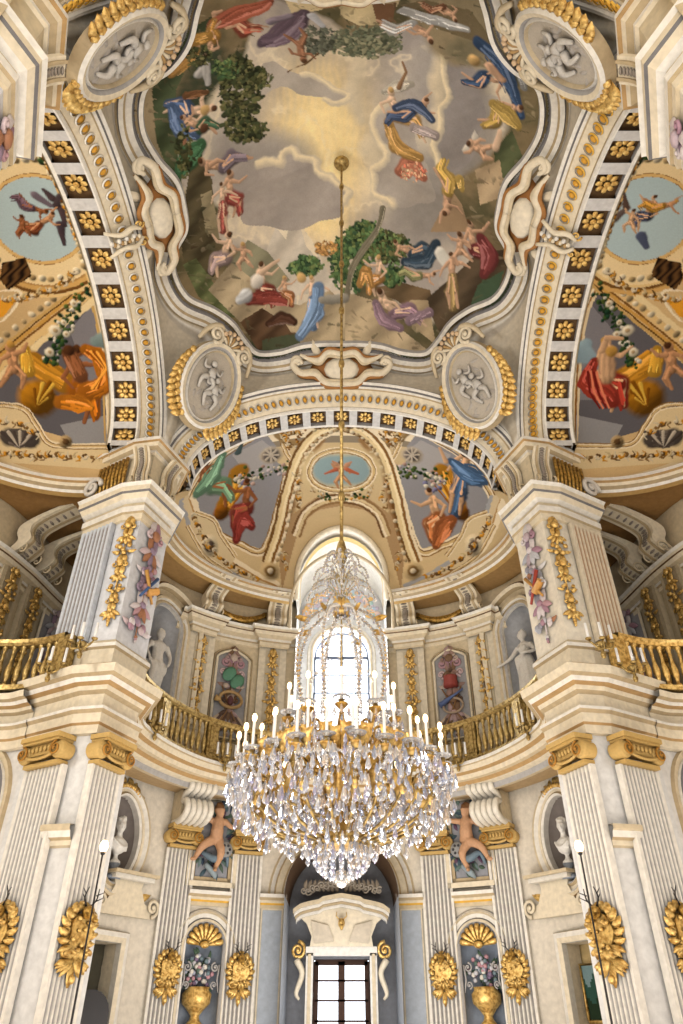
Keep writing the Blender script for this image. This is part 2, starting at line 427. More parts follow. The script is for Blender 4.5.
# window bars and glass
def window(name, cx, y, hw, z0, zs, arch, nx, nz, mcol, kind, thick=.05):
    b = MB(); b.col = mcol
    top = zs+(hw if arch else 0)
    for i in range(nx+1):
        x = -hw+2*hw*i/nx; zt = zs+(math.sqrt(max(0, hw*hw-x*x)) if arch else 0)
        t = thick*(1.8 if i in (0, nx) or i*2 == nx else .45); box(b, (cx+x, y, (z0+zt)/2), (t, .05, zt-z0))
    for j in range(nz+1):
        z = z0+(zs-z0)*j/nz; t = thick*(1.8 if j in (0, nz) else .45); box(b, (cx, y, z), (2*hw, .05, t))
    if arch: tube(b, [(cx+hw*math.cos(pi*i/16), y, zs+hw*math.sin(pi*i/16)) for i in range(17)], thick, 4)
    o = b.build(name, kind='structure')
    g = MB(); g.m = GLASS
    P = [(-hw, z0), (hw, z0), (hw, zs)]+([(hw*math.cos(pi*i/16), zs+hw*math.sin(pi*i/16)) for i in range(1, 16)] if arch else [])+[(-hw, zs)]
    g.add([(cx+p[0], y+.03, p[1]) for p in P], [tuple(range(len(P)))], smooth=False); g.build('glass_pane', o)
    return o
window('window_1', 0, 12.95, .92, 8.0, 11.75, True, 4, 6, C(84, 90, 106), 0, .06)
# ---- lower door recess
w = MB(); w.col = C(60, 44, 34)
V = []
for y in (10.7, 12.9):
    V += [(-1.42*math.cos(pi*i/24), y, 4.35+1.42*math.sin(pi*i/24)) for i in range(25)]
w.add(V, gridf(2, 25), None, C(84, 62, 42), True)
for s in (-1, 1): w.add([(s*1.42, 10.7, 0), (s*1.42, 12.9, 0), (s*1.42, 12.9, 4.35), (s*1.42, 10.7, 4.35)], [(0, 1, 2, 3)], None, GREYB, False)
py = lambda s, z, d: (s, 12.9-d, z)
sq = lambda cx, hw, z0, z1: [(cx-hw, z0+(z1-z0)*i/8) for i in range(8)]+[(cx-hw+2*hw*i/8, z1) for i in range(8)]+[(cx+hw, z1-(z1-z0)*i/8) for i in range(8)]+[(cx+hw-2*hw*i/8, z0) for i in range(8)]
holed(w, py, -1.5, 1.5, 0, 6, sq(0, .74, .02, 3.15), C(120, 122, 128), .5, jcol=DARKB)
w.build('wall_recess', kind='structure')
w = MB()
fr = lambda s, z, d: (s, 11.62-d, z)
archtrim(w, lambda s, z, d: far_mp(s, z, d), 0, 1.42, 4.4, 4.4, [(0, -.02), (0, .06), (.1, .1), (.14, .05), (.3, .07), (.34, .02), (.45, .09), (.5, 0)], [CREAM2, WHITE, CREAM3, CREAM, CREAM3, WHITE, CREAM2], sk=5.5, rise=1.42)
w.build('trim_1', kind='structure')
window('door_1', 0, 13.2, .70, .1, 3.12, False, 2, 7, C(70, 42, 26), 0, .1)
# ---- front arches, side arches
S_, H_, ZS = 4.1, 2.35, 13.5
def farch(sy): return lambda al, n, r: ((S_+r)*math.sin(al), sy*(4.85+n), ZS+(H_+r)*math.cos(al))
def sarch(sx): return lambda al, n, r: (sx*(4.75+n), (S_+r)*math.sin(al), ZS+(H_+r)*math.cos(al))
AL = np.linspace(-pi/2, pi/2, 73)
PR = [(-.1, .62), (-.14, .55), (-.08, .5), (-.06, .44), (.0, .42), (.02, .38), (.36, .05), (.4, .07), (.44, 0), (.48, 0), (.48, .13), (1.06, .13), (1.06, 0), (1.14, 0), (1.14, .06), (1.22, .08)]
PC = [GREY, WHITE, GREYD, WHITE, CREAM3, CREAM, CREAM3, WHITE, WHITE, GREY, BROWN, GREY, WHITE, CREAM3, CREAM2]
ros = MB(); ros.m = GOLD
rose(ros, .15); box(ros, (0, .03, 0), (.34, .03, .34), col=BROWN, m=PAINT)
ROS = ros.mesh('rosette')
def arch(fn, lbl, NC, ng):
    e = empty('coffered_arch', fn(0, .5, .3), 0, lbl, 'arch'); inv = Matrix.Translation(-Vector(fn(0, .5, .3)))
    b = MB(); sweep3(b, fn, AL, PR, PC); o = b.build('arch_moulding', e); o.matrix_basis = inv
    
    for i in range(NC+1):   # ribs between coffers
        al = -pi/2+pi*i/NC; da = .52/NC; b = MB()
        V = [fn(al+q, n, r) for q in (-da, da) for n, r in ((.48, .14), (.48, 0), (1.06, 0), (1.06, .14))]
        b.add(V, [(0, 1, 5, 4), (1, 2, 6, 5), (2, 3, 7, 6)], None, C(208, 206, 204), False)
        o = b.build('coffer_rib', e); o.matrix_basis = inv
    b = MB()
    for i in range(ng):     # guilloche of gold roundels
        al = -pi/2+pi*(i+.5)/ng
        p = np.array(fn(al, .18, .2)); u = np.array(fn(al+.01, .18, .2))-p; u /= np.linalg.norm(u)
        v = np.array(fn(al, .02, .38))-np.array(fn(al, .36, .05)); v /= np.linalg.norm(v)
        w_ = np.cross(u, v)
        X = np.eye(4); X[:3, 0] = u; X[:3, 1] = w_; X[:3, 2] = v; X[:3, 3] = p; g_ = 50/ng; X[:3, 0] *= g_
        ell(b, (0, 0, 0), (.066, .035, .08), X, OCHRE, PAINT, 8, 4)
        V = [((.11 if k % 2 else .085)*math.cos(q), (-.03 if k % 2 else .03), (.15 if k % 2 else .115)*math.sin(q)) for q in np.linspace(0, 2*pi, 12, endpoint=False) for k in range(2)]
        ovalring(b, .082, .115, [(0, -.03), (.02, .0), (0, .03)], [YEL, WHITE], X, 12)
    o = b.build('guilloche_band', e); o.matrix_basis = inv
    rs = 1.62*(15/NC)**.7
    for i in range(NC):
        al = -pi/2+pi*(i+.5)/NC
        p = np.array(fn(al, .77, .11)); u = np.array(fn(al+.01, .77, .11))-p; u /= np.linalg.norm(u)
        v = np.array(fn(al, 1, .1))-np.array(fn(al, .5, .1)); v /= np.linalg.norm(v); w_ = np.cross(v, u)
        cdir = np.array((0, 0, 12.0))-p
        if w_.dot(cdir) > 0: w_ = -w_
        X = Matrix(((u[0], w_[0], v[0], p[0]), (u[1], w_[1], v[1], p[1]), (u[2], w_[2], v[2], p[2]), (0, 0, 0, 1)))
        r = obj('rosette', ROS, e); r.matrix_basis = inv @ X @ Sc(rs, 1, rs)
    return e
arch(farch(1), 'painted coffered arch with gold rosettes spanning the hall in front of the far window bay', 19, 58)
arch(farch(-1), 'coffered arch at the very top of the view, nearest the viewer', 19, 58)
arch(sarch(-1), 'coffered arch with gold rosettes along the left side of the fresco', 14, 46)
arch(sarch(1), 'coffered arch with gold rosettes along the right side of the fresco', 14, 46)
# ---- vault surfaces
RA, RB, RC, RZ = 4.8, 4.0, 6.6, 12.7
def vault_pt(al, ph):
    A = np.array(((S_+.05)*math.sin(al), 6.05, ZS+(H_+.05)*math.cos(al)))
    t = al*(99/90.); Wp = np.array((RA*math.sin(t), RC+RB*math.cos(t), RZ))
    s, c = math.sin(ph), math.cos(ph)
    return np.array((A[0]+(Wp[0]-A[0])*s, A[1]+(Wp[1]-A[1])*s, Wp[2]+(A[2]-Wp[2])*c))
def rot_side(P, sx):   # far-apse coordinates -> side apse
    P = np.asarray(P, float); Q = P.copy(); Q[..., 0] = sx*(P[..., 1]-.1); Q[..., 1] = P[..., 0]; return Q
class Canvas:
    """a paintable surface: a grid of points with a colour at each"""
    def __init__(s, P, base, seed=1):
        s.P = P; s.nu, s.nv = P.shape[:2]; s.C = np.tile(np.array(base, float), (s.nu, s.nv, 1)); s.px = proj(P); s.rs = np.random.RandomState(seed)
        s.pf = s.px.reshape(-1, 2); s.stepu = np.median(np.linalg.norm(np.diff(P, axis=0), axis=2)); s.stepv = np.median(np.linalg.norm(np.diff(P, axis=1), axis=2))
        s.rr = random.Random(seed+9); s.N = fbm(s.nu, s.nv, seed+50, 40, 3)
    def loc(s, x, y):
        d = (s.pf[:, 0]-x)**2+(s.pf[:, 1]-y)**2
        k = int(d.argmin()); return divmod(k, s.nv)
    def ppm(s, i, j):   # metres per image unit at a grid cell
        i2 = min(i+1, s.nu-1); i1 = max(i2-2, 0)
        a = np.linalg.norm(s.P[i2, j]-s.P[i1, j])/(np.linalg.norm(s.px[i2, j]-s.px[i1, j])+1e-6)
        return a
    def win(s, i, j, r):
        ku = int(r/s.stepu*1.6)+3; kv = int(r/s.stepv*1.6)+3
        return slice(max(0, i-ku), i+ku+1), slice(max(0, j-kv), j+kv+1)
    def stroke(s, pts, wd, col, sh=.45, soft=.3, hl=(-.5, .6)):
        """tapered painted limb through points given as (x, y), widths in the same unit"""
        mw = max(wd) if not np.isscalar(wd) else wd
        if sh >= .7 and mw > 5.5 and len(pts) > 1 and not getattr(s, 'busy', False):   # drapery: a bundle of folds
            s.busy = True; r_ = s.rr; c0 = np.array(col)
            P = spline(pts, 4); k = len(P); W = np.interp(np.linspace(0, 1, k), np.linspace(0, 1, 2 if np.isscalar(wd) else len(wd)), [wd, wd] if np.isscalar(wd) else wd); N = norms2(P, 1)
            s.stroke([tuple(q) for q in P[::2]], list(W[::2]*.92), c0*.55, .3, .25)
            nf = int(mw*1.1)+3
            for i in range(nf):
                o = -.46+.92*r_.random(); a, b_ = sorted((r_.random()*.5, .5+r_.random()*.55)); i0, i1 = int(a*(k-1)), min(k-1, int(b_*(k-1))+1)
                if i1-i0 < 2: continue
                wob = (r_.random()-.5)*.35; Q = [tuple(P[j]+N[j]*W[j]*(o+wob*math.sin((j-i0)/(i1-i0)*3.1))) for j in range(i0, i1+1, 2)]
                lum = .62+.75*r_.random() if o < .12 else .45+.5*r_.random(); lw = max(1.3, mw*(.10+.13*r_.random()))
                s.stroke(Q, [lw*.5, lw, lw*.4], np.clip(c0*lum+(.06 if lum > 1.15 else 0), 0, 1), .15, .3)
            s.busy = False; return
        pts = [s.loc(*p) for p in pts]; n = len(pts)
        wd = [wd]*n if np.isscalar(wd) else list(np.interp(np.linspace(0, 1, n), np.linspace(0, 1, len(wd)), wd))
        col = np.array(col)
        for k in range(max(1, n-1)):
            (i0, j0), (i1, j1) = pts[k], pts[min(k+1, n-1)]
            a, b = s.P[i0, j0], s.P[i1, j1]; m = s.ppm(i0, j0); r0, r1 = wd[k]*m/2, wd[min(k+1, n-1)]*m/2
            L = np.linalg.norm(b-a); I, J = s.win((i0+i1)//2, (j0+j1)//2, L/2+max(r0, r1))
            Q = s.P[I, J]; d = b-a; t = np.clip(((Q-a)@d)/(d@d+1e-9), 0, 1)
            c = a+t[..., None]*d; dist = np.linalg.norm(Q-c, axis=2); r = r0+(r1-r0)*t
            nn = s.N[I, J]-.5; dist = dist*(1+.9*nn*min(1, 6/max(wd)))
            al = np.clip((r*(1+soft)-dist)/(r*soft*1.4+1e-6), 0, 1)
            pq = s.px[I, J]; cc = s.px[i0, j0]+t[..., None]*(s.px[i1, j1]-s.px[i0, j0])
            e = (pq-cc)/(max(wd)/2+.3); lit = 1-sh*.55+sh*(e[..., 0]*hl[0]-e[..., 1]*hl[1])
            if sh >= .6 and max(wd) > 5:
                dp = s.px[i1, j1]-s.px[i0, j0]; ln = math.hypot(*dp)+1e-6; cr_ = (pq[..., 0]-s.px[i0, j0, 0])*dp[1]/ln-(pq[..., 1]-s.px[i0, j0, 1])*dp[0]/ln
                lit = lit*(1+.15*np.sin(cr_*(1.0 if max(wd) > 8 else 1.3)+t*2.5+nn*6)); lit = lit*(1-.25*np.clip(np.abs(cr_)/(max(wd)/2)-.6, 0, 1))
            lit = np.clip(lit, .25, 1.45)[..., None]
            s.C[I, J] = s.C[I, J]*(1-al[..., None])+np.clip(col*lit, 0, 1)*al[..., None]
    def poly(s, pts, col, folds=0, sh=.35, soft=0, ang=.6):
        Pp = np.array(pts, float); lo, hi = Pp.min(0)-2, Pp.max(0)+2
        msk = (s.px[..., 0] > lo[0]) & (s.px[..., 0] < hi[0]) & (s.px[..., 1] > lo[1]) & (s.px[..., 1] < hi[1])
        ii, jj = np.nonzero(msk)
        if len(ii) == 0: return
        q = s.px[ii, jj]; ins = np.zeros(len(q), bool); n = len(Pp)
        for k in range(n):
            x0, y0 = Pp[k]; x1, y1 = Pp[k-1]
            c = ((y0 > q[:, 1]) != (y1 > q[:, 1])) & (q[:, 0] < (x1-x0)*(q[:, 1]-y0)/(y1-y0+1e-9)+x0)
            ins ^= c
        ii, jj, q = ii[ins], jj[ins], q[ins]
        l = np.ones(len(q))
        if folds:
            w_ = q[:, 0]*math.cos(ang)+q[:, 1]*math.sin(ang)+1.5*np.sin(q[:, 1]*.5+q[:, 0]*.2)
            l = 1-sh*.5+sh*np.sin(w_*folds)
        s.C[ii, jj] = np.clip(np.array(col)*l[:, None], 0, 1)
    def build(s, name, mask=None, m=FRESCO, P=None, **tags):
        b = MB(); P = s.P if P is None else P
        F = gridf(s.nu, s.nv)
        if mask is not None:
            mk = mask.ravel(); F = [f for f in F if mk[f[0]] and mk[f[1]] and mk[f[2]] and mk[f[3]]]
        b.add(P.reshape(-1, 3), F, None, s.C.reshape(-1, 3), True, m)
        return b.build(name, **tags)
def fbm(nu, nv, seed, base=5, oct=5):
    rs = np.random.RandomState(seed); out = np.zeros((nu, nv)); amp = 1; tot = 0
    for o in range(oct):
        k = base*2**o+2; g = rs.rand(k, k)
        x = np.linspace(0, k-1.001, nu); y = np.linspace(0, k-1.001, nv)
        xi, yi = x.astype(int), y.astype(int); fx, fy = x-xi, y-yi; fx = fx*fx*(3-2*fx); fy = fy*fy*(3-2*fy)
        g00 = g[np.ix_(xi, yi)]; g10 = g[np.ix_(xi+1, yi)]; g01 = g[np.ix_(xi, yi+1)]; g11 = g[np.ix_(xi+1, yi+1)]
        out += amp*((g00*(1-fx)[:, None]+g10*fx[:, None])*(1-fy)+(g01*(1-fx)[:, None]+g11*fx[:, None])*fy); tot += amp; amp *= .55
    return out/tot
# ------------------------------------------------------------------ painted figures
SKIN = C(206, 160, 122); SKINL = C(226, 188, 152); SKIND = C(164, 110, 74); HAIR = C(96, 62, 36); BLOND = C(206, 164, 90)
POSES = {
 'recline': dict(dr=[(-.1, -.05), (.35, .1), (.75, -.12)], dw=(.34, .36, .12), leg=[[(-.05, 0), (.35, .16), (.8, -.12)], [(-.05, -.05), (.35, .0), (.9, -.25)]], tor=[(-.5, .28), (-.3, .12), (-.05, -.02)], arm=[[(-.5, .3), (-.7, .05), (-.5, -.12)], [(-.42, .26), (-.15, .25), (.05, .1)]], head=(-.62, .46)),
 'sit': dict(dr=[(0, -.1), (.25, -.2), (.35, -.6)], dw=(.42, .4, .2), leg=[[(0, -.1), (.35, -.15), (.35, -.65)], [(0, -.15), (.25, -.3), (.12, -.75)]], tor=[(-.05, .45), (0, .2), (0, -.1)], arm=[[(-.12, .42), (-.3, .15), (-.1, -.05)], [(.05, .42), (.32, .4), (.55, .6)]], head=(0, .66)),
 'fly': dict(dr=[(0, 0), (.3, -.1), (.7, .1), (.95, -.05)], dw=(.3, .36, .26, .1), leg=[[(.05, 0), (.4, -.1), (.85, .05)], [(.05, 0), (.35, .1), (.75, .28)]], tor=[(-.4, .08), (-.2, .05), (.05, 0)], arm=[[(-.4, .1), (-.6, .3), (-.85, .4)], [(-.38, .05), (-.5, -.2), (-.7, -.3)]], head=(-.58, .14)),
 'stand': dict(dr=[(0, .05), (.02, -.4), (.05, -.95)], dw=(.26, .38, .3), leg=[[(-.05, 0), (-.12, -.5), (-.08, -1)], [(.05, 0), (.12, -.5), (.2, -1)]], tor=[(0, .55), (0, .3), (0, 0)], arm=[[(-.12, .52), (-.32, .3), (-.4, .05)], [(.12, .52), (.35, .5), (.6, .35)]], head=(0, .75)),
 'child': dict(dr=None, leg=[[(-.05, 0), (-.25, -.3), (-.12, -.6)], [(.08, 0), (.3, -.25), (.5, -.45)]], tor=[(0, .4), (0, .2), (0, -.02)], arm=[[(-.1, .4), (-.35, .45), (-.5, .65)], [(.1, .4), (.35, .3), (.45, .1)]], head=(0, .62)),
}
def fig(cv, x, y, s, rot=0, pose='recline', skin=SKIN, dr=None, hair=HAIR, fl=1, wing=None):
    p = POSES[pose]; a = D(rot); ca, sa = math.cos(a), math.sin(a); w = s*.88
    tr = lambda q: (x+s*(fl*q[0]*ca-q[1]*sa*fl), y-s*(q[0]*sa+q[1]*ca))
    L = lambda P: [tr(q) for q in P]
    k = 1.35 if pose == 'child' else 1
    if wing is not None:
        for q in ((.55, .7), (-.45, .75)): cv.stroke(L([(0, .3), (q[0]*.6, q[1]*.8), q]), [.1*w, .3*w, .08*w], wing, .4)
    if p['dr'] and dr is not None:
        cv.stroke(L(p['dr']), [v*w*1.2 for v in p['dw']], np.array(dr)*.62, .5)
    for q in p['leg']: cv.stroke(L(q), [.19*w*k, .15*w*k, .08*w*k], skin, .6)
    cv.stroke(L(p['tor']), [.27*w*k, .22*w*k, .25*w*k], skin, .6)
    if p['dr'] and dr is not None:
        cv.stroke(L(p['dr'][:-1]), [v*w for v in p['dw'][:-1]], dr, .7)
        P = p['dr']
        for o, c in ((.07, 1.5), (-.06, .5), (.0, 1.25), (-.12, .75)):
            cv.stroke(L([(q[0]+o*.3, q[1]+o) for q in P]), .06*w, np.clip(np.array(dr)*c, 0, 1), .1)
    q = p['tor']; cv.stroke(L([(v[0]-.04, v[1]+.03) for v in q[:2]]), [.1*w*k, .08*w*k], np.clip(np.array(skin)*1.25, 0, 1), .2)
    for q in p['leg']: cv.stroke(L([(v[0]-.015, v[1]+.03) for v in q[:2]]), [.06*w*k, .05*w*k], np.clip(np.array(skin)*1.2, 0, 1), .2)
    for q in p['arm']: cv.stroke(L(q), [.12*w*k, .10*w*k, .06*w*k], np.array(skin)*1.05, .5)
    h = tr(p['head']); cv.stroke([h], .22*w*k, skin, .5); h2 = tr((p['head'][0]-.03, p['head'][1]+.06)); cv.stroke([h2], .17*w*k, hair, .5)
def foliage(cv, x, y, rx, ry, n, cols, sz=5, seed=1):
    r_ = random.Random(seed)
    for i in range(int(n*.5)):
        a = r_.uniform(0, 2*pi); q = math.sqrt(r_.random())*.85; cv.stroke([(x+rx*q*math.cos(a), y+ry*q*math.sin(a))], r_.uniform(.7, 1)*sz, np.array(r_.choice(cols))*.62, .3)
    for i in range(int(n*2.2)):
        a = r_.uniform(0, 2*pi); q = r_.random()**.45; c = np.array(r_.choice(cols))*r_.uniform(.6, 1.75); px, py = x+rx*q*math.cos(a)*r_.uniform(.9, 1.12), y+ry*q*math.sin(a)*r_.uniform(.9, 1.12); b_ = r_.uniform(0, 6.3)
        cv.stroke([(px, py), (px+sz*.28*math.cos(b_), py+sz*.28*math.sin(b_))], r_.uniform(.18, .38)*sz, c, .2)
def flowers(cv, pts, n, sz, seed, cols):
    r_ = random.Random(seed); P = spline(pts, 12)
    for i in range(n):
        p = P[int(r_.random()*(len(P)-1))]; cv.stroke([(p[0]+r_.gauss(0, sz), p[1]+r_.gauss(0, sz))], r_.uniform(.6, 1.3)*sz, r_.choice(cols), .7)
def line(cv, pts, offs_cols, n=10, closed=False):
    """painted moulding: [(offset, width, colour)] parallel to a smooth line"""
    P = spline(pts, n, closed); N = norms2(P, 1, closed)
    for o, w, c in offs_cols:
        Q = P+N*o; cv.stroke([tuple(q) for q in (list(Q)+[Q[0]] if closed else Q)], w, c, .0, .2)
GRN = [C(62, 92, 52), C(84, 112, 60), C(44, 68, 44), C(104, 120, 62)]
DGR = [C(58, 66, 38), C(80, 84, 44), C(44, 48, 30), C(104, 100, 56)]
MOULD = lambda k=1: [(-3.2*k, 1.6*k, C(150, 118, 70)), (-1.8*k, 1.8*k, CREAM), (0, 2.2*k, C(206, 182, 136)), (1.6*k, 1.2*k, C(132, 100, 60)), (2.8*k, 1.6*k, CREAM)]
# ---- far vault
al = np.linspace(-pi/2, pi/2, 520); ph = np.linspace(0, pi/2, 230)
PV = np.array([[vault_pt(a, p) for p in ph] for a in al])
cv = Canvas(PV, C(208, 188, 152), 2)
f1 = fbm(520, 230, 5)[..., None]; cv.C *= (.85+.3*f1)
# grey border under the arch, cream bands near the ring
G = np.linspace(0, 1, 230)[None, :, None]
cv.C = np.where(G < .05, np.array(CREAM), cv.C); cv.C = np.where((G > .05) & (G < .09), np.array(C(150, 140, 124)), cv.C)
def acanthus(cv, M, pts, n, sz, seed, cols=None):
    r_ = random.Random(seed); P = spline(pts, 12); cols = cols or [CREAM, C(150, 116, 70), C(226, 206, 164), OCHRE, C(120, 90, 54)]
    for i in range(n):
        k_ = int(i/n*(len(P)-1)); x, y = P[k_]; a = r_.uniform(0, 2*pi); c = cols[i % len(cols)]
        Q_ = [(x+sz*.3*j*math.cos(a+j*.7), y+sz*.3*j*math.sin(a+j*.7)) for j in range(4)]
        cv.stroke(M(Q_), [sz*.5, sz*.35, sz*.15], c, .5)
def farside(mx, k):
    M = lambda P: [(mx(x), y) for x, y in P]; fx = 1 if k == 0 else -1
    comp = M([(189, 508), (197, 484), (218, 458), (250, 438), (268, 436), (276, 446), (277, 462), (289, 470), (281, 500), (262, 549), (240, 543), (215, 530)])
    cv.poly(comp, C(150, 150, 156)); cv.poly(M([(232, 455), (262, 440), (275, 450), (272, 470), (250, 478)]), C(172, 170, 172))
    line(cv, M([(289, 466), (281, 500), (264, 550), (240, 545), (215, 532), (190, 510), (198, 484), (220, 457), (252, 437)]), MOULD(1.05))
    line(cv, M([(186, 500), (205, 545), (245, 575), (275, 590)]), [(-5, 4, C(170, 172, 178)), (0, 5, CREAM2), (4, 2, TAN), (7, 4, CREAM)])
    # shell roundel and its scrolls
    cv.stroke(M([(271, 455)]), 20, C(190, 178, 160), .3); cv.stroke(M([(271, 455)]), 15, C(120, 112, 108), .5)
    for i in range(8):
        a = i*pi/4; cv.stroke(M([(271, 455), (271+7*math.cos(a), 455+7*math.sin(a))]), [1, 2.4], C(206, 196, 182), .4)
    line(cv, M([(262, 430), (278, 432), (284, 446), (290, 458), (300, 466)]), MOULD(.7))
    flowers(cv, M([(288, 440), (282, 432), (292, 425)]), 22, 2.6, 9, [OCHRE, OCHRED, C(160, 120, 60)])
    # gold urn with cornucopia, flowers, swag
    cv.stroke(M([(225, 505), (232, 490), (240, 472)]), [18, 12, 20], OCHRE, .9); cv.stroke(M([(221, 512)]), 14, OCHRED, .9)
    for i in range(5): cv.stroke(M([(226+2*i, 503), (232+4*i, 482+i)]), 1.6, (YEL if i % 2 else OCHRED), .1)
    flowers(cv, M([(238, 482), (255, 475), (282, 470), (294, 470)]), 90, 3.4, 4+k, GRN+[C(236, 226, 206), C(200, 170, 160), C(226, 214, 220)])
    flowers(cv, M([(240, 480), (252, 488)]), 14, 4.0, 4, [C(236, 230, 214), C(226, 196, 186), C(150, 150, 190)])
    if k == 0:
        fig(cv, 212, 482, 36, 20, 'sit', SKIND, C(150, 188, 158), HAIR, 1); cv.stroke([(198, 492), (212, 478), (222, 456)], [10, 15, 10], C(150, 192, 165), .8)
        fig(cv, 246, 505, 34, 0, 'sit', SKIND, C(168, 84, 74), HAIR, -1); cv.stroke([(236, 540), (242, 520), (252, 526)], [8, 16, 8], C(170, 80, 72), .8)
        cv.stroke([(238, 452), (240, 440)], [8, 3], C(90, 108, 110))
    else:
        fig(cv, 462, 476, 38, -15, 'stand', SKINL, C(96, 128, 168), HAIR, 1); cv.stroke([(452, 462), (470, 476), (484, 480)], [10, 20, 10], C(104, 138, 180), .8)
        cv.stroke([(446, 462), (440, 448)], [5, 3], SKINL)
        fig(cv, 437, 515, 36, -20, 'sit', SKINL, C(196, 130, 84), HAIR, -1); cv.stroke([(436, 545), (444, 528), (452, 520)], [9, 17, 10], C(200, 128, 82), .8)
    # stone cartouche at the bottom
    cv.poly(M([(196, 512), (214, 520), (222, 536), (236, 556), (228, 572), (205, 560), (188, 530)]), C(214, 198, 166))
    line(cv, M([(196, 512), (214, 520), (222, 536), (236, 556)]), MOULD(.6)); line(cv, M([(188, 526), (206, 556), (232, 574)]), MOULD(.6))
    cv.stroke(M([(209, 546)]), 16, C(224, 212, 186), .5); cv.stroke(M([(209, 546)]), 10, C(110, 96, 88), .8); cv.stroke(M([(207, 543), (210, 549)]), 4, C(200, 184, 168), .6)
    cv.stroke(M([(300, 470), (290, 505), (284, 540)]), [5, 7, 9], C(150, 118, 82), .1, 1.0); cv.stroke(M([(322, 440), (306, 462)]), [5, 6], C(160, 128, 90), .1, 1.0); cv.stroke(M([(300, 445), (284, 440), (276, 430)]), [8, 7, 6], C(176, 150, 110), .5); flowers(cv, M([(326, 424), (300, 436), (292, 450)]), 26, 2.4, 12, [OCHRE, OCHRED, CREAM, C(150, 118, 76)])
    # garland rib rising to the crown
    line(cv, M([(341, 424), (318, 434), (300, 455), (288, 490), (279, 530), (268, 562)]), [(-5, 3.2, C(120, 88, 50)), (-2, 3.8, C(224, 206, 166)), (1, 3, C(238, 224, 190)), (4, 3.0, C(140, 104, 60)), (6.5, 2.6, CREAM)])
    P = spline(M([(336, 430), (316, 441), (304, 460), (294, 492), (286, 530), (277, 560)]), 12)
    for i, p in enumerate(P[::3]): cv.stroke([tuple(p)], 4.2, C(236, 224, 198) if i % 2 else C(206, 184, 146), .6)
    for q, r_ in ((9, 1), (5.5, 0)): cv.stroke(M([(270, 571)]), q*1.9, (C(214, 192, 152) if r_ else C(140, 112, 72)), .5)
    cv.stroke(M([(270, 571)]), 5, CREAM, .5)
    acanthus(cv, M, [(296, 474), (300, 500), (292, 530), (288, 548)], 26, 5, 3+k); acanthus(cv, M, [(300, 432), (284, 434), (292, 448)], 22, 5, 8+k)
    acanthus(cv, M, [(192, 516), (208, 545), (232, 566), (262, 580)], 34, 5, 5+k); acanthus(cv, M, [(312, 452), (310, 480), (316, 494)], 12, 4, 15+k)
    # inner arch band over the window, dark recess
    cv.poly(M([(341, 506), (318, 510), (300, 525), (290, 560), (282, 590), (279, 560), (292, 515), (315, 498), (341, 492)]), C(176, 150, 116))
    line(cv, M([(341, 498), (322, 502), (305, 514), (296, 535)]), [(-4, 2, C(120, 90, 60)), (-1.5, 2.4, CREAM), (1.5, 2.6, C(214, 196, 160)), (4, 2, C(150, 120, 84))])
    acanthus(cv, M, [(284, 552), (286, 574)], 9, 4, 21)
farside(lambda x: x, 0); farside(lambda x: 683-x, 1)
cv.stroke([(325, 470), (358, 470)], [46, 46], C(214, 196, 158), .1); cv.stroke([(330, 470), (353, 470)], [34, 34], C(150, 172, 178), .1)
line(cv, [(309, 472), (318, 456), (341, 450), (365, 456), (374, 472), (364, 486), (341, 491), (318, 486)], MOULD(.85), closed=True)
fig(cv, 341, 476, 20, 0, 'child', SKIN, None, HAIR, 1, C(206, 160, 130)); cv.stroke([(336, 470), (325, 474)], [5, 2], C(200, 120, 90)); cv.stroke([(347, 470), (358, 474)], [5, 2], C(200, 120, 90))
flowers(cv, [(318, 494), (330, 498), (353, 498), (366, 494)], 50, 2.6, 8, GRN+[C(232, 222, 200), OCHRE])
flowers(cv, [(318, 424), (341, 418), (366, 424)], 70, 3.2, 6, [C(214, 190, 140), OCHRED, C(236, 220, 184), C(150, 120, 84)])
Xg, Yg, Zg = PV[..., 0], PV[..., 1], PV[..., 2]
cv.C = np.clip(cv.C, 0, 1)**1.16*np.array((1, .97, .92)); cut = (Yg > 8.6) & (((np.abs(Xg) < rw) & (Zg < zc)) | ((Xg**2+(Zg-zc)**2) < rw**2))
cv.build('ceiling', ~cut, kind='structure')
# moulded rim where the window embrasure meets the vault
b = MB(); rim = []
for i in range(41):
    q = pi*i/40; tx, tz = -rw*math.cos(q), zc+rw*math.sin(q)
    d2 = np.where(Yg > 8.6, (Xg-tx)**2+(Zg-tz)**2, 9e9); k_ = np.unravel_index(d2.argmin(), d2.shape); rim.append((tx, Yg[k_], tz))
rim = np.array([(-rw, 10.5, 12.6)]+rim+[(rw, 10.5, 12.6)]); rim[1:-1, 1] = np.convolve(np.pad(rim[1:-1, 1], 2, mode='edge'), np.ones(5)/5, 'valid')
tube(b, rim+np.array((0, -.03, 0)), .09, 6, col=CREAM); tube(b, rim*np.array((1.1, 1, 1))+np.array((0, -.14, -1.05)), .05, 6, col=CREAM2)
V = [v for p in rim for v in (tuple(p), (p[0], 11.3, p[2]))]; b.add(V, gridf(len(rim), 2), None, C(238, 232, 220), True)
V = [v for p in rim for v in ((p[0]*.93, p[1]+.35, zc+(p[2]-zc)*.93), (p[0]*.93, p[1]+.6, zc+(p[2]-zc)*.93))]; b.add(V, gridf(len(rim), 2), None, C(226, 196, 130), True)
b.build('trim_2', kind='structure')
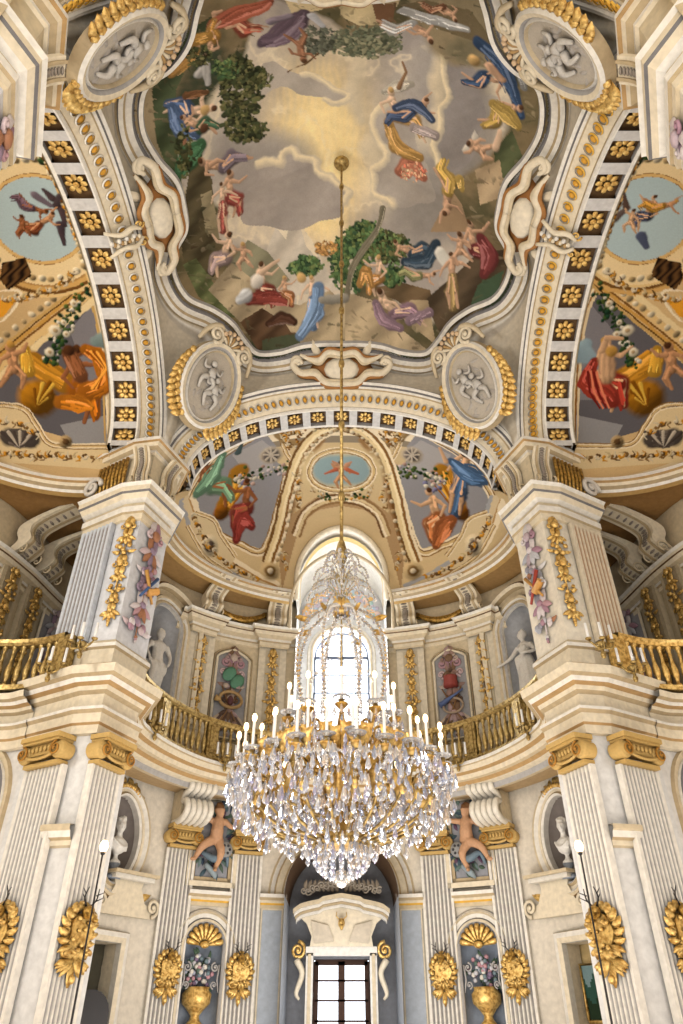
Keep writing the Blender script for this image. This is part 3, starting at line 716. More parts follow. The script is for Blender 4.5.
# ---- side vaults
al2 = np.linspace(-pi/2, pi/2, 520); ph2 = np.linspace(0, pi/2, 250)
PS = np.array([[vault_pt(a, p) for p in ph2] for a in al2])
def side_vault(sx, k):
    P = rot_side(PS, sx); cv = Canvas(P, C(206, 180, 138), 3)
    cv.C *= (.82+.36*fbm(520, 250, 8+k)[..., None])
    G = np.linspace(0, 1, 250)[None, :, None]
    cv.C = np.where(G < .04, np.array(CREAM2), cv.C)
    cv.C = np.where(G > .9, np.array(CREAM2), cv.C); cv.C = np.where((G > .93) & (G < .945), np.array(TAN), cv.C); cv.C = np.where(G > .985, np.array(OCHRED), cv.C)
    mx = (lambda x: x) if sx < 0 else (lambda x: 683-x)
    M = lambda Q: [(mx(x), y) for x, y in Q]
    # lower compartment
    comp = M([(-40, 400), (-10, 372), (40, 330), (84, 292), (96, 300), (102, 330), (106, 380), (108, 436), (74, 440), (40, 430), (-40, 430)])
    cv.poly(comp, C(104, 102, 108)); cv.poly(M([(70, 330), (96, 300), (104, 340), (106, 400), (90, 400)]), C(132, 130, 136)); cv.poly(M([(60, 425), (107, 415), (108, 444), (70, 444)]), C(150, 150, 154))
    line(cv, M([(88, 290), (98, 310), (105, 350), (108, 400), (109, 440)]), [(-4, 2.5, C(196, 166, 110)), (-1.5, 2, CREAM), (1, 2, C(150, 110, 60)), (3.5, 2.5, CREAM2)])
    # ornament frame: broad gold diagonal, lace
    line(cv, M([(-30, 384), (0, 355), (45, 318), (80, 290), (104, 262)]), [(-16, 6, C(226, 208, 168)), (-9, 7, C(218, 190, 140)), (-4, 2, C(130, 92, 48)), (-1, 3, C(200, 160, 90)), (2, 1.6, C(110, 78, 40)), (4.5, 2.6, C(196, 166, 110))])
    P1 = spline(M([(-20, 362), (0, 340), (40, 309), (72, 285)]), 10)
    for i, p in enumerate(P1[::2]): cv.stroke([tuple(p)], 6, C(238, 226, 200) if i % 2 else C(200, 178, 140), .7)
    # big oval medallion
    ov = lambda rx, ry, n=14: [(38+rx*math.cos(2*pi*i/n+.3)+.15*ry*math.sin(2*pi*i/n), 219+ry*math.sin(2*pi*i/n+.3)) for i in range(n)]
    cv.poly(M([tuple(q) for q in spline(ov(84, 76), 6, True)]), C(178, 142, 92))
    line(cv, M(ov(80, 72)), [(-2, 4, C(206, 170, 110)), (2, 3, C(120, 86, 46)), (5, 3, C(222, 196, 146))], 8, True)
    cv.poly(M([tuple(q) for q in spline(ov(72, 66), 6, True)]), C(228, 208, 168))
    P1 = spline(ov(66, 60), 6, True)
    for i, p in enumerate(P1[::2]): cv.stroke(M([tuple(p)]), 6.5, C(242, 230, 204) if i % 2 else C(196, 172, 130), .8)
    cv.poly(M([tuple(q) for q in spline(ov(52, 46), 6, True)]), C(150, 112, 66)); cv.poly(M([tuple(q) for q in spline(ov(48, 42), 6, True)]), C(178, 196, 202))
    line(cv, M(ov(50, 44)), [(0, 3, C(214, 182, 126))], 8, True)
    if sx < 0:
        for a_, b_ in (((60, 205), (66, 226)), ((52, 198), (44, 190))): cv.stroke([a_, b_], [9, 3], C(96, 80, 84), .5)
        cv.stroke([(56, 206), (68, 195), (72, 205)], [6, 8, 3], C(84, 72, 76)); cv.stroke([(60, 225), (64, 244)], [8, 3], C(88, 74, 80))
        fig(cv, 32, 208, 24, 30, 'fly', SKIND, C(120, 96, 110), HAIR, -1); fig(cv, 40, 224, 26, -20, 'fly', SKIN, C(150, 90, 60), HAIR, -1); fig(cv, 22, 228, 18, 0, 'child', SKIND, None, HAIR)
        cv.stroke([(35, 195), (50, 205)], [8, 6], C(130, 118, 130))
    else:
        cv.stroke([(628, 208), (612, 218)], [5, 9], C(120, 104, 100)); cv.stroke([(626, 206), (623, 192)], [6, 2], C(110, 90, 80))
        fig(cv, 648, 214, 26, 20, 'sit', SKINL, C(84, 90, 116), HAIR, -1); fig(cv, 662, 206, 24, 0, 'fly', SKIN, C(206, 160, 80), BLOND, -1); fig(cv, 630, 222, 18, -20, 'child', SKINL, None, HAIR)
        cv.stroke([(640, 235), (646, 247)], [9, 5], C(96, 104, 130))
    # gold knot and ribbon toward the arch, dark bracket under the oval
    flowers(cv, M([(92, 196), (98, 218), (92, 238)]), 60, 4, 3, [OCHRE, OCHRED, C(238, 224, 190), C(120, 84, 40)])
    flowers(cv, M([(10, 140), (30, 146), (50, 152)]), 50, 4.5, 5, GRN); cv.poly(M([(2, 262), (26, 258), (32, 276), (8, 290), (0, 280)]), C(96, 70, 42), .9, .6)
    cv.poly(M([(-20, 300), (20, 296), (4, 316), (-20, 322)]), OCHRE); line(cv, M([(-10, 292), (20, 292), (6, 318), (-12, 324)]), [(0, 2, CREAM)])
    # flowers, urn, shell
    cv.stroke(M([(30, 360), (64, 382)]), [22, 26], OCHRE, .9); cv.stroke(M([(26, 350), (28, 372)]), [9, 15], YEL, .9)
    cv.stroke(M([(38, 398)]), 36, C(180, 128, 34), .8)
    for i in range(7):
        a = -.6+i*.55; cv.stroke(M([(36, 406), (38+15*math.cos(a-.9), 396-14*math.sin(a-.1))]), [1.5, 3.6], (C(240, 200, 90) if i % 2 else C(150, 98, 20)), .5)
    flowers(cv, M([(84, 292), (74, 308), (62, 330), (56, 350), (50, 362)]), 120, 4.2, 11+k, GRN+[C(44, 84, 60), C(240, 234, 220)])
    for q in ((55, 331, 11), (66, 334, 7), (50, 352, 9), (74, 303, 7), (64, 322, 6)): cv.stroke(M([q[:2]]), q[2], C(238, 230, 210), .5); cv.stroke(M([q[:2]]), q[2]*.4, C(200, 176, 140), .5)
    if sx < 0:
        fig(cv, 78, 385, 50, 0, 'sit', SKIND, C(204, 128, 40), HAIR, 1)
        cv.stroke([(86, 350), (104, 362), (106, 384), (86, 392)], [12, 20, 18, 20], C(214, 138, 44), .9)
        for o in range(4): cv.stroke([(88+3*o, 352), (104+o, 368), (98-2*o, 388)], 2.2, C(246, 180, 84) if o % 2 else C(150, 84, 22), .1)
        cv.stroke([(62, 402), (80, 404), (92, 408)], [16, 18, 6], C(220, 146, 50), .9); cv.stroke([(70, 355), (80, 375)], [15, 16], SKIND, .7); cv.stroke([(69, 350)], 11, HAIR, .6)
        cv.stroke([(96, 342), (108, 340)], [10, 16], C(140, 158, 158), .4)
        fig(cv, 14, 368, 34, -10, 'child', SKIN, None, BLOND, -1)
    else:
        cv.stroke([(586, 345), (580, 352), (594, 360)], [12, 20, 10], C(156, 178, 190), .4)
        fig(cv, 606, 375, 48, 0, 'sit', SKINL, C(176, 72, 58), BLOND, 1)
        cv.stroke([(594, 362), (586, 382), (604, 392), (612, 402)], [10, 15, 22, 14], C(186, 80, 64), .9)
        for o in range(4): cv.stroke([(588+3*o, 372), (590+4*o, 392), (600+3*o, 408)], 2, C(226, 140, 110) if o % 2 else C(120, 40, 34), .1)
        cv.stroke([(607, 352), (608, 376)], [15, 15], SKINL, .6); cv.stroke([(602, 350), (606, 338), (622, 338)], [6, 5, 4], SKINL, .5); cv.stroke([(612, 352)], 11, BLOND, .6)
        fig(cv, 672, 368, 34, 10, 'child', SKIN, None, HAIR, 1)
    # stone cartouche and grey shell along the bottom
    cv.poly(M([(-30, 404), (24, 408), (36, 424), (50, 440), (72, 444), (110, 446), (112, 470), (-30, 460)]), C(216, 198, 162))
    line(cv, M([(-30, 404), (20, 407), (36, 424), (48, 442), (66, 446), (110, 446)]), MOULD(.8)); cv.stroke(M([(66, 442)]), 12, C(190, 166, 126), .8); cv.stroke(M([(66, 442)]), 6, C(120, 92, 60), .6)
    cv.stroke(M([(10, 438), (30, 440)]), [20, 20], C(120, 110, 104), .7)
    for i in range(7): cv.stroke(M([(20, 448), (2+6*i, 432)]), [1.5, 3.5], C(214, 204, 190) if i % 2 else C(96, 86, 82), .5)
    acanthus(cv, M, [(0, 452), (30, 456), (60, 456), (108, 458)], 40, 6, 2); acanthus(cv, M, [(-10, 420), (20, 424), (40, 436)], 16, 6, 4); acanthus(cv, M, [(0, 150), (30, 146), (60, 156), (86, 180)], 30, 6, 6); acanthus(cv, M, [(6, 300), (30, 296), (60, 285), (80, 268)], 26, 6, 7)
    cv.C = np.clip(cv.C, 0, 1)**1.16*np.array((1, .97, .92)); cv.build('ceiling', None, kind='structure')
side_vault(-1, 0); side_vault(1, 1)
b = MB(); P = PV[::20, ::15].copy(); P[..., 1] *= -1; b.add(P.reshape(-1, 3), gridf(*P.shape[:2]), None, CREAM2, True); b.build('ceiling', kind='structure')
# ---- dome fresco
Q = [(3.72, 0), (3.78, .6), (4.12, 1.15), (4.3, 1.8), (4.08, 2.55), (3.45, 2.95), (3.0, 3.4), (2.72, 4.0), (2.4, 4.45), (1.75, 4.42), (1.15, 4.2), (.6, 4.12)]
loop = Q+[(0, 4.12)]+[(-x, y) for x, y in Q[:0:-1]]+[(-3.72, 0)]+[(-x, -y) for x, y in Q[1:]]+[(0, -4.12)]+[(x, -y) for x, y in Q[:0:-1]]
RIM = spline(loop, 8, True)
ra = np.arctan2(RIM[:, 1], RIM[:, 0]); rr_ = np.hypot(RIM[:, 0], RIM[:, 1]); o_ = np.argsort(ra); ra, rr_ = ra[o_], rr_[o_]
rimR = lambda a: np.interp(a, ra, rr_, period=2*pi)
nx, ny = 450, 470
X_, Y_ = np.meshgrid(np.linspace(-4.5, 4.5, nx), np.linspace(-4.6, 4.6, ny), indexing='ij')
rho = np.hypot(X_, Y_)/rimR(np.arctan2(Y_, X_)); Z_ = 17.35+2.25*(1-np.minimum(rho, 1.05)**2)
PD = np.stack([X_, Y_, Z_], -1)
cv = Canvas(PD, (0, 0, 0), 4); PX = cv.px
f1, f2, f3 = fbm(nx, ny, 21, 4, 6)[..., None], fbm(nx, ny, 22, 8, 5)[..., None], fbm(nx, ny, 23, 3, 3)[..., None]
mixc = lambda a, b_, t: np.array(a)*(1-t)+np.array(b_)*t
S01 = lambda v, a, b_: np.clip((v-a)/(b_-a), 0, 1)
cl = S01(f1+.25*(f2-.5), .40, .60); sky = mixc(C(158, 148, 140), C(206, 190, 164), cl); sky = mixc(sky, C(150, 142, 138), S01(f3, .5, .62)*.6); sky = mixc(sky, C(226, 208, 170), S01(f1+.3*(f2-.5), .60, .63)*.55)
dx, dy = (PX[..., :1]-318), (PX[..., 1:]-128)
glow = np.exp(-(dx/48)**2-(dy/68)**2)+.7*np.exp(-((PX[..., :1]-325)/30)**2-((PX[..., 1:]-205)/45)**2)
sky = mixc(sky, C(230, 200, 132), np.clip(glow*1.25*(.6+.8*f2), 0, 1)); sky = mixc(sky, C(255, 232, 160), np.clip((glow-.45)*1.3*(f2*1.5), 0, .9))
edge = np.abs(f1-.53+.12*(f2-.5)); sky = mixc(sky, C(232, 214, 176), np.clip(1-edge/.02, 0, 1)*.5)
streak = .5+.5*np.sin(PX[..., :1]*.9+2*f2*6); sky = mixc(sky, C(238, 206, 130), streak*np.clip(glow-.2, 0, .5)*.8)
cv.C = sky
# peak
cv.poly([(258, 300), (262, 262), (276, 226), (284, 205), (292, 208), (300, 225), (312, 240), (322, 262), (340, 290)], C(196, 184, 166), .25, .12)
cv.poly([(276, 228), (284, 204), (291, 210), (296, 224), (290, 222), (286, 240), (280, 232)], C(222, 208, 178)); cv.poly([(300, 226), (312, 240), (320, 262), (306, 246)], C(216, 198, 166))
# cloud banks on the right, by soft strokes
for q in ([(455, 70), (470, 110), (462, 160), (430, 170)], [(440, 40), (450, 80), (446, 120)], [(395, 170), (420, 200), (440, 215)], [(230, 150), (262, 165), (285, 170), (300, 190)]):
    cv.stroke(q, [24, 40, 30], C(150, 142, 134), .25, 1.2)
for q in ([(443, 50), (438, 85), (442, 115), (436, 150)], [(385, 120), (372, 150), (388, 190)], [(360, 60), (352, 95), (362, 120)]): cv.stroke(q, [8, 14, 8], C(208, 190, 156), .2, 1.3)
def cloud(pts, col, edge, k0, k1):
    Q_ = spline(pts, 6, True); w_ = np.array([[2.2*math.sin(i*1.1), 2.2*math.cos(i*.9)] for i in range(len(Q_))]); Q_ = Q_+w_
    cv.poly([tuple(q) for q in Q_], col, .12, .10); n_ = len(Q_); E_ = [tuple(Q_[i % n_]) for i in range(int(k0*n_), int(k1*n_))]
    for off, wd_, f_ in ((1.6, 5, .5), (.6, 3, .8), (0, 1.6, 1)): cv.stroke([(x_+off, y_+off) for x_, y_ in E_], wd_, np.array(edge)*f_+np.array(col)*(1-f_), .05, .9)
EC = C(226, 206, 164)
cloud([(226, 172), (250, 160), (275, 162), (288, 150), (310, 160), (326, 176), (346, 190), (338, 215), (300, 228), (255, 226), (232, 206)], C(160, 149, 140), EC, .12, .62)
cloud([(384, 100), (372, 128), (384, 152), (370, 176), (384, 200), (412, 206), (434, 196), (424, 160), (408, 126)], C(166, 155, 144), EC, 0, .5)
cloud([(440, 50), (446, 88), (438, 120), (434, 156), (448, 176), (472, 156), (484, 112), (474, 70), (460, 44)], C(138, 130, 126), EC, 0, .42)
cloud([(262, 62), (290, 70), (318, 78), (346, 96), (322, 100), (286, 88), (258, 96)], C(172, 160, 146), EC, .2, .6)
# ground all round the rim
r2 = rho[..., None]; ang_ = np.arctan2(Y_, X_)[..., None]
gr = S01(r2+.12*(f2-.5)+.10*np.sin(ang_*5+1)+.05*np.sin(ang_*11), .80, .84)
low = S01(PX[..., 1:], 215, 262)*0+1
gcol = mixc(C(84, 78, 50), C(122, 104, 70), S01(f2, .4, .6)); gcol = mixc(gcol, C(52, 62, 44), S01(f1, .52, .62)); gcol = mixc(gcol, C(160, 140, 104), S01(f3, .55, .62)*.6)
cv.C = mixc(cv.C, gcol, gr)
P_ = cv.poly
P_([(180, 235), (190, 165), (200, 150), (212, 180), (216, 235), (232, 250), (205, 290), (184, 265)], C(84, 74, 48), .3, .3); P_([(200, 195), (212, 190), (220, 240), (206, 232)], C(146, 132, 96), .3, .2)
P_([(183, 265), (196, 258), (215, 285), (240, 318), (222, 316), (198, 296)], C(96, 104, 60), .3, .3)
P_([(208, 290), (232, 262), (248, 270), (262, 298), (300, 305), (330, 290), (345, 305), (345, 340), (262, 345), (240, 322)], C(172, 152, 116), .18, .25)
P_([(230, 262), (248, 240), (268, 252), (290, 280), (270, 292)], C(138, 134, 104), .2, .2)
P_([(240, 322), (262, 308), (284, 322), (300, 345), (258, 350)], C(92, 66, 42), .3, .3); P_([(262, 340), (300, 332), (300, 352), (262, 352)], C(70, 76, 52))
P_([(345, 292), (372, 300), (402, 330), (430, 352), (345, 352)], C(182, 160, 122), .16, .25); P_([(366, 290), (400, 282), (430, 290), (436, 312), (420, 318), (396, 300)], C(110, 88, 58), .2, .25)
P_([(425, 300), (460, 270), (480, 250), (512, 250), (505, 285), (470, 315), (440, 335)], C(86, 70, 50), .2, .3); P_([(410, 300), (428, 300), (436, 345), (402, 318)], C(170, 148, 110), .2, .2)
P_([(478, 285), (504, 270), (498, 292), (468, 312)], C(62, 84, 60)); P_([(494, 150), (512, 130), (524, 160), (514, 210), (498, 230)], C(84, 92, 58), .2, .3)
P_([(430, 232), (452, 190), (462, 205), (470, 232)], C(150, 122, 88)); P_([(475, 170), (500, 160), (505, 196), (480, 205)], C(176, 150, 112), .2, .2)
P_([(340, 0), (400, 0), (388, 24), (360, 26), (340, 16)], C(196, 176, 128), .15, .2); P_([(372, 4), (396, 2), (392, 24), (378, 26)], C(110, 76, 48))
P_([(285, 0), (330, 0), (322, 10), (292, 14)], C(200, 178, 130)); P_([(400, 5), (425, 0), (470, 10), (500, 50), (470, 40), (430, 26)], C(104, 90, 62))
P_([(152, 90), (162, 60), (190, 30), (215, 14), (210, 30), (190, 60), (176, 90), (176, 140), (182, 190), (168, 170), (156, 140)], C(70, 82, 52), .2, .3)
r2_ = random.Random(44); gi, gj = np.nonzero(gr[..., 0] > .5)
pal = [C(150, 130, 96), C(112, 98, 66), C(78, 80, 50), C(92, 70, 46), C(176, 156, 120), C(66, 72, 48), C(128, 112, 78)]
for i in range(650):
    k_ = r2_.randrange(len(gi)); x0, y0 = PX[gi[k_], gj[k_]]
    if not (130 < x0 < 560 and -5 < y0 < 360): continue
    base_ = cv.C[gi[k_], gj[k_]]; c = np.clip(np.array(base_)*r2_.uniform(.55, 1.5), 0, 1)*.7+np.array(r2_.choice(pal))*.3; a = r2_.gauss(.5, .7); L_ = r2_.uniform(3, 11)
    cv.stroke([(x0, y0), (x0+L_*math.cos(a), y0+L_*math.sin(a)*.7)], [r2_.uniform(1, 4), .6], c, .3)
# trees
foliage(cv, 240, 92, 20, 36, 170, DGR, 9, 3); foliage(cv, 252, 78, 20, 12, 50, DGR, 7, 4); foliage(cv, 225, 70, 14, 10, 30, GRN, 7, 5); foliage(cv, 245, 130, 22, 12, 60, DGR, 8, 6)
foliage(cv, 365, 42, 36, 16, 130, [C(104, 108, 82), C(86, 94, 72), C(124, 122, 92)], 9, 7); foliage(cv, 318, 40, 18, 14, 60, [C(96, 98, 80), C(80, 84, 70)], 8, 8)
foliage(cv, 305, 266, 16, 10, 60, GRN, 8, 9); foliage(cv, 350, 262, 20, 30, 120, GRN, 8, 10); foliage(cv, 388, 248, 22, 16, 100, GRN+DGR, 8, 12); foliage(cv, 365, 232, 18, 10, 60, GRN, 7, 13); foliage(cv, 392, 275, 12, 12, 40, GRN, 8, 14)
cv.stroke([(347, 296), (352, 268), (366, 246), (378, 228), (383, 208)], [7, 6, 6, 5, 6], C(150, 140, 114), .7)
foliage(cv, 325, 248, 12, 7, 26, [C(190, 140, 60), C(160, 110, 50)], 5, 15)
# figures
F_ = lambda *a, **k: fig(cv, *a, **k)
F_(236, 22, 34, 205, 'recline', SKIN, C(166, 76, 50), HAIR, -1); cv.stroke([(212, 26), (236, 14), (262, 6), (272, 0)], [12, 16, 12, 5], C(176, 88, 56), .9); F_(214, 40, 26, 150, 'sit', SKIN, C(196, 140, 40), HAIR)
cv.stroke([(196, 40), (210, 36)], [12, 8], C(202, 148, 44), .9); cv.stroke([(172, 76), (186, 62), (196, 52)], [8, 12, 8], C(196, 142, 50), .9); cv.stroke([(200, 74), (206, 66), (208, 84)], [10, 8, 5], C(190, 186, 180), .6)
cv.stroke([(262, 42), (278, 38), (296, 22), (304, 12)], [12, 20, 22, 12], C(112, 90, 106), .9); cv.stroke([(270, 22), (290, 16)], [8, 7], C(150, 134, 150), .6); F_(300, 44, 26, 190, 'child', SKIND, None, HAIR); cv.stroke([(288, 72), (305, 64), (318, 54)], 1.6, C(110, 76, 40))
cv.stroke([(312, 16), (322, 26)], [8, 6], C(190, 190, 196), .5)
F_(190, 112, 34, 80, 'sit', SKINL, C(72, 100, 146), HAIR, -1); cv.stroke([(172, 108), (180, 128), (196, 134)], [10, 16, 12], C(84, 114, 160), .9); cv.stroke([(184, 140), (186, 158)], [5, 3], SKIND); F_(198, 126, 26, 60, 'sit', SKIN, C(72, 110, 80), HAIR)
cv.stroke([(180, 172), (190, 156), (202, 144)], [10, 18, 10], C(74, 128, 84), .9); cv.stroke([(186, 96), (206, 92)], [9, 7], C(140, 92, 48), .9); cv.stroke([(205, 110)], 8, BLOND, .5); cv.stroke([(204, 128)], 8, HAIR, .5)
F_(225, 165, 30, 30, 'recline', SKIN, C(134, 118, 132), HAIR); F_(230, 194, 30, 0, 'sit', SKIN, C(176, 70, 60), HAIR, 1); F_(222, 205, 26, 0, 'stand', SKINL, C(190, 90, 76), HAIR); F_(225, 255, 30, 10, 'sit', SKINL, C(188, 160, 158), HAIR, -1); F_(243, 258, 20, 0, 'child', SKIN, None, BLOND)
F_(262, 286, 30, 0, 'sit', SKINL, C(150, 62, 46), HAIR, 1); cv.stroke([(250, 300), (275, 298), (292, 305)], [12, 13, 5], C(156, 62, 48), .9); cv.stroke([(258, 282)], 12, C(224, 214, 200), .5); cv.stroke([(262, 272), (272, 264), (279, 260)], [5, 4, 3], SKINL)
F_(285, 292, 20, 0, 'sit', SKIN, C(190, 120, 60), BLOND); F_(312, 300, 28, 0, 'stand', SKINL, C(108, 144, 190), BLOND, 1); cv.stroke([(318, 288), (316, 312), (300, 336)], [12, 16, 10], C(120, 156, 200), .9); cv.stroke([(302, 278)], 9, BLOND)
cv.stroke([(240, 300), (246, 296)], [8, 12], C(210, 212, 214), .6); cv.stroke([(268, 324), (282, 318), (294, 322)], [5, 12, 7], C(86, 54, 36), .7); cv.stroke([(322, 300), (345, 298)], [7, 9], C(150, 144, 130), .5)
F_(378, 276, 26, 0, 'sit', SKINL, C(214, 150, 60), BLOND, -1); cv.stroke([(360, 284), (366, 272), (372, 286)], [7, 10, 6], C(216, 156, 64), .9); F_(414, 252, 26, 10, 'recline', SKIN, C(64, 86, 104), HAIR, 1); cv.stroke([(404, 262), (426, 262), (436, 244)], [8, 14, 10], C(58, 80, 100), .8)
F_(420, 276, 22, 10, 'fly', SKIN, C(150, 150, 96), HAIR, -1); cv.stroke([(440, 252), (446, 262)], [9, 9], C(222, 218, 206), .5); F_(452, 278, 30, 0, 'stand', SKIN, C(176, 146, 84), HAIR, 1)
F_(398, 312, 34, -10, 'recline', SKINL, C(158, 122, 140), HAIR, 1); cv.stroke([(376, 304), (384, 320), (400, 328)], [8, 12, 8], C(166, 132, 150), .8); cv.stroke([(410, 320), (430, 312)], [10, 8], C(172, 140, 158), .8)
F_(474, 246, 34, 10, 'sit', SKIN, C(138, 56, 56), HAIR, 1); cv.stroke([(482, 240), (490, 256), (484, 274)], [14, 20, 10], C(146, 60, 60), .9); F_(460, 250, 24, 0, 'child', SKIN, None, HAIR)
F_(448, 192, 34, 100, 'fly', SKIN, C(206, 166, 60), HAIR, 1); cv.stroke([(460, 180), (462, 190)], [9, 5], C(216, 176, 70), .8); cv.stroke([(400, 172), (412, 164), (424, 178)], [12, 20, 8], C(206, 120, 84), .8); foliage(cv, 412, 172, 14, 9, 26, [C(222, 140, 100), C(236, 186, 140), C(196, 96, 66)], 5, 16)
cv.stroke([(384, 92), (398, 86), (412, 84)], [6, 12, 6], C(206, 196, 176), .8); cv.stroke([(398, 88), (406, 72), (402, 62)], [4, 3, 2], C(150, 110, 70)); F_(402, 118, 36, -30, 'recline', SKINL, C(206, 160, 80), BLOND, 1); cv.stroke([(388, 122), (396, 146), (420, 158)], [10, 14, 8], C(206, 156, 66), .9)
F_(412, 112, 30, -20, 'fly', SKIN, C(66, 84, 118), HAIR, -1); cv.stroke([(396, 108), (414, 104), (432, 120)], [9, 12, 7], C(70, 90, 126), .9); cv.stroke([(414, 128), (436, 136)], [10, 8], C(190, 172, 168), .7)
F_(488, 78, 34, 250, 'sit', SKIN, C(54, 82, 120), HAIR, 1); cv.stroke([(478, 42), (500, 62), (512, 90), (522, 116)], [12, 17, 14, 7], C(54, 84, 124), .9); cv.stroke([(474, 60)], 11, BLOND, .6); cv.stroke([(490, 66), (502, 80)], [9, 8], SKIN, .6)
F_(500, 112, 30, 280, 'sit', SKIN, C(196, 160, 60), HAIR, 1); cv.stroke([(494, 104), (508, 116), (518, 126)], [11, 15, 8], C(202, 166, 66), .9); cv.stroke([(520, 72), (524, 88)], [9, 8], C(160, 160, 160), .7)
F_(482, 150, 22, 60, 'child', SKIN, None, HAIR, 1, C(210, 200, 184)); cv.stroke([(496, 146), (500, 132)], [7, 5], SKINL)
F_(408, 26, 34, 185, 'recline', SKIN, C(206, 206, 204), HAIR, 1); cv.stroke([(402, 10), (430, 20), (468, 30)], [9, 12, 5], C(210, 210, 208), .8); F_(440, 8, 24, 180, 'recline', SKIN, C(140, 90, 60), HAIR, 1)
foliage(cv, 185, 150, 8, 26, 40, DGR, 6, 17); foliage(cv, 200, 56, 14, 10, 30, DGR, 6, 18)
cv.C *= (.9+.2*fbm(nx, ny, 77, 60, 3))[..., None]; lum = cv.C.mean(2, keepdims=True); cv.C = np.clip((lum+(cv.C-lum)*.80)*1.2, 0, 1)
cv.build('dome_fresco', rho < 1.03, label='large painted ceiling fresco of a hunting goddess and huntsmen among clouds', category='fresco')
# ---- frame of the dome fresco
b = MB()
sweep(b, RIM, [(-.04, 17.5), (-.04, 17.28), (.04, 17.22), (.08, 17.27), (.14, 17.27), (.17, 17.14), (.3, 17.10), (.33, 17.02), (.42, 16.98), (.46, 17.05), (.55, 17.0)],
      [GREY, WHITE, C(140, 138, 142), C(210, 208, 206), C(150, 148, 150), WHITE, CREAM3, WHITE, GREY, CREAM3], 1, True)
b.build('trim_3', kind='structure')
# ---- pendentives
b = MB(); rows = []; cols_ = []
NL = norms2(RIM, 1, True)
OUT = RIM+NL*.5; oa = np.arctan2(OUT[:, 1], OUT[:, 0]); orr = np.hypot(OUT[:, 0], OUT[:, 1]); o_ = np.argsort(oa); oa, orr = oa[o_], orr[o_]
def lower(w):   # w in 0..1 over one quadrant
    if w < .5: a = w/.5*pi/2; return np.array((4.70, (S_+.5)*math.sin(a), ZS+(H_+.5)*math.cos(a)))
    a = (1-w)/.5*pi/2; return np.array(((S_+.5)*math.sin(a), 4.80, ZS+(H_+.5)*math.cos(a)))
def pend(w, v, sx, sy):
    L = lower(w); a = math.atan2(L[1], L[0]); r = np.interp(a, oa, orr, period=2*pi)
    R = np.array((r*math.cos(a), r*math.sin(a), 17.02)); q = v**1.0
    P = R*(1-q)+L*q; bulge = .25*math.sin(pi*v)*np.linalg.norm(L-R)/4
    P[0] += bulge*.7; P[1] += bulge*.7
    return P*np.array((sx, sy, 1))
for sx in (-1, 1):
    for sy in (-1, 1):
        V = []; Cc = []
        for w_ in np.linspace(0, 1, 49):
            for v in np.linspace(0, 1, 25):
                V.append(pend(w_, v, sx, sy)); k = int(v*24)
                c = [CREAM2, WHITE, C(186, 178, 166)][min(k % 5, 2)] if (k < 4 or k > 20) else C(206, 196, 178)
                Cc.append(c)
        b.add(V, gridf(49, 25), None, Cc, True)
b.build('ceiling', kind='structure')
# ------------------------------------------------------------------ piers, entablatures, galleries
def part(mb, name, e, **k): return mb.build(name, e, loc=tuple(-Vector(e.location)), **k)
class PathMap:
    def __init__(s, pts, center, n=12):
        s.P = spline(pts, n); d = np.r_[0, np.cumsum(np.linalg.norm(np.diff(s.P, axis=0), axis=1))]; s.L = d; s.len = d[-1]; s.c = np.array(center, float)
    def pos(s, a): return np.array((np.interp(a, s.L, s.P[:, 0]), np.interp(a, s.L, s.P[:, 1])))
    def nrm(s, a):
        t = s.pos(min(a+.03, s.len))-s.pos(max(a-.03, 0)); t /= np.linalg.norm(t)+1e-9; n = np.array((t[1], -t[0]))
        return n if n.dot(s.c-s.pos(a)) > 0 else -n
    def __call__(s, a, z, d):
        p = s.pos(a)+s.nrm(a)*d; return (p[0], p[1], z)
    def frame(s, a, d=0):
        n = s.nrm(a); p = s.pos(a)+n*d; return p, frame_at(p, n), n
ENT = [(0, 6.1), (.10, 6.12), (.10, 6.28), (.15, 6.32), (.15, 6.5), (.22, 6.56), (.22, 6.62), (.06, 6.66), (.06, 6.9), (.16, 6.96), (.2, 7.04), (.34, 7.08), (.4, 7.16), (.52, 7.2), (.56, 7.36), (.14, 7.4), (.14, 7.52), (.08, 7.56), (.08, 7.86), (.14, 7.9), (.14, 7.98), (.02, 8.08)]
ENTC = [CREAM, CREAM, TAN, CREAM, CREAM3, WHITE, GREY, CREAM, CREAM3, CREAM, TAN, WHITE, CREAM3, CREAM, WHITE, CREAM2, TAN, CREAM, CREAM3, WHITE, CREAM2]
UPC = [(0, 11.1), (.06, 11.14), (.06, 11.3), (.12, 11.34), (.12, 11.5), (.04, 11.54), (.04, 11.62), (.2, 11.68), (.3, 11.8), (.36, 11.84), (.36, 11.98), (.44, 12.06), (.0, 12.1)]
UPCC = [CREAM2, CREAM, CREAM3, WHITE, CREAM3, CREAM2, WHITE, CREAM, GREYD, CREAM, WHITE, CREAM]
WC = [(0, 11.4), (.05, 11.44), (.05, 11.55), (.1, 11.58), (.1, 11.66), (.22, 11.74), (.26, 11.84), (.3, 11.86), (.3, 11.94), (.36, 12.0), (0, 12.02)]
WCC = [CREAM2, CREAM, CREAM3, WHITE, CREAM2, CREAM, BROWN, CREAM, WHITE, CREAM2]
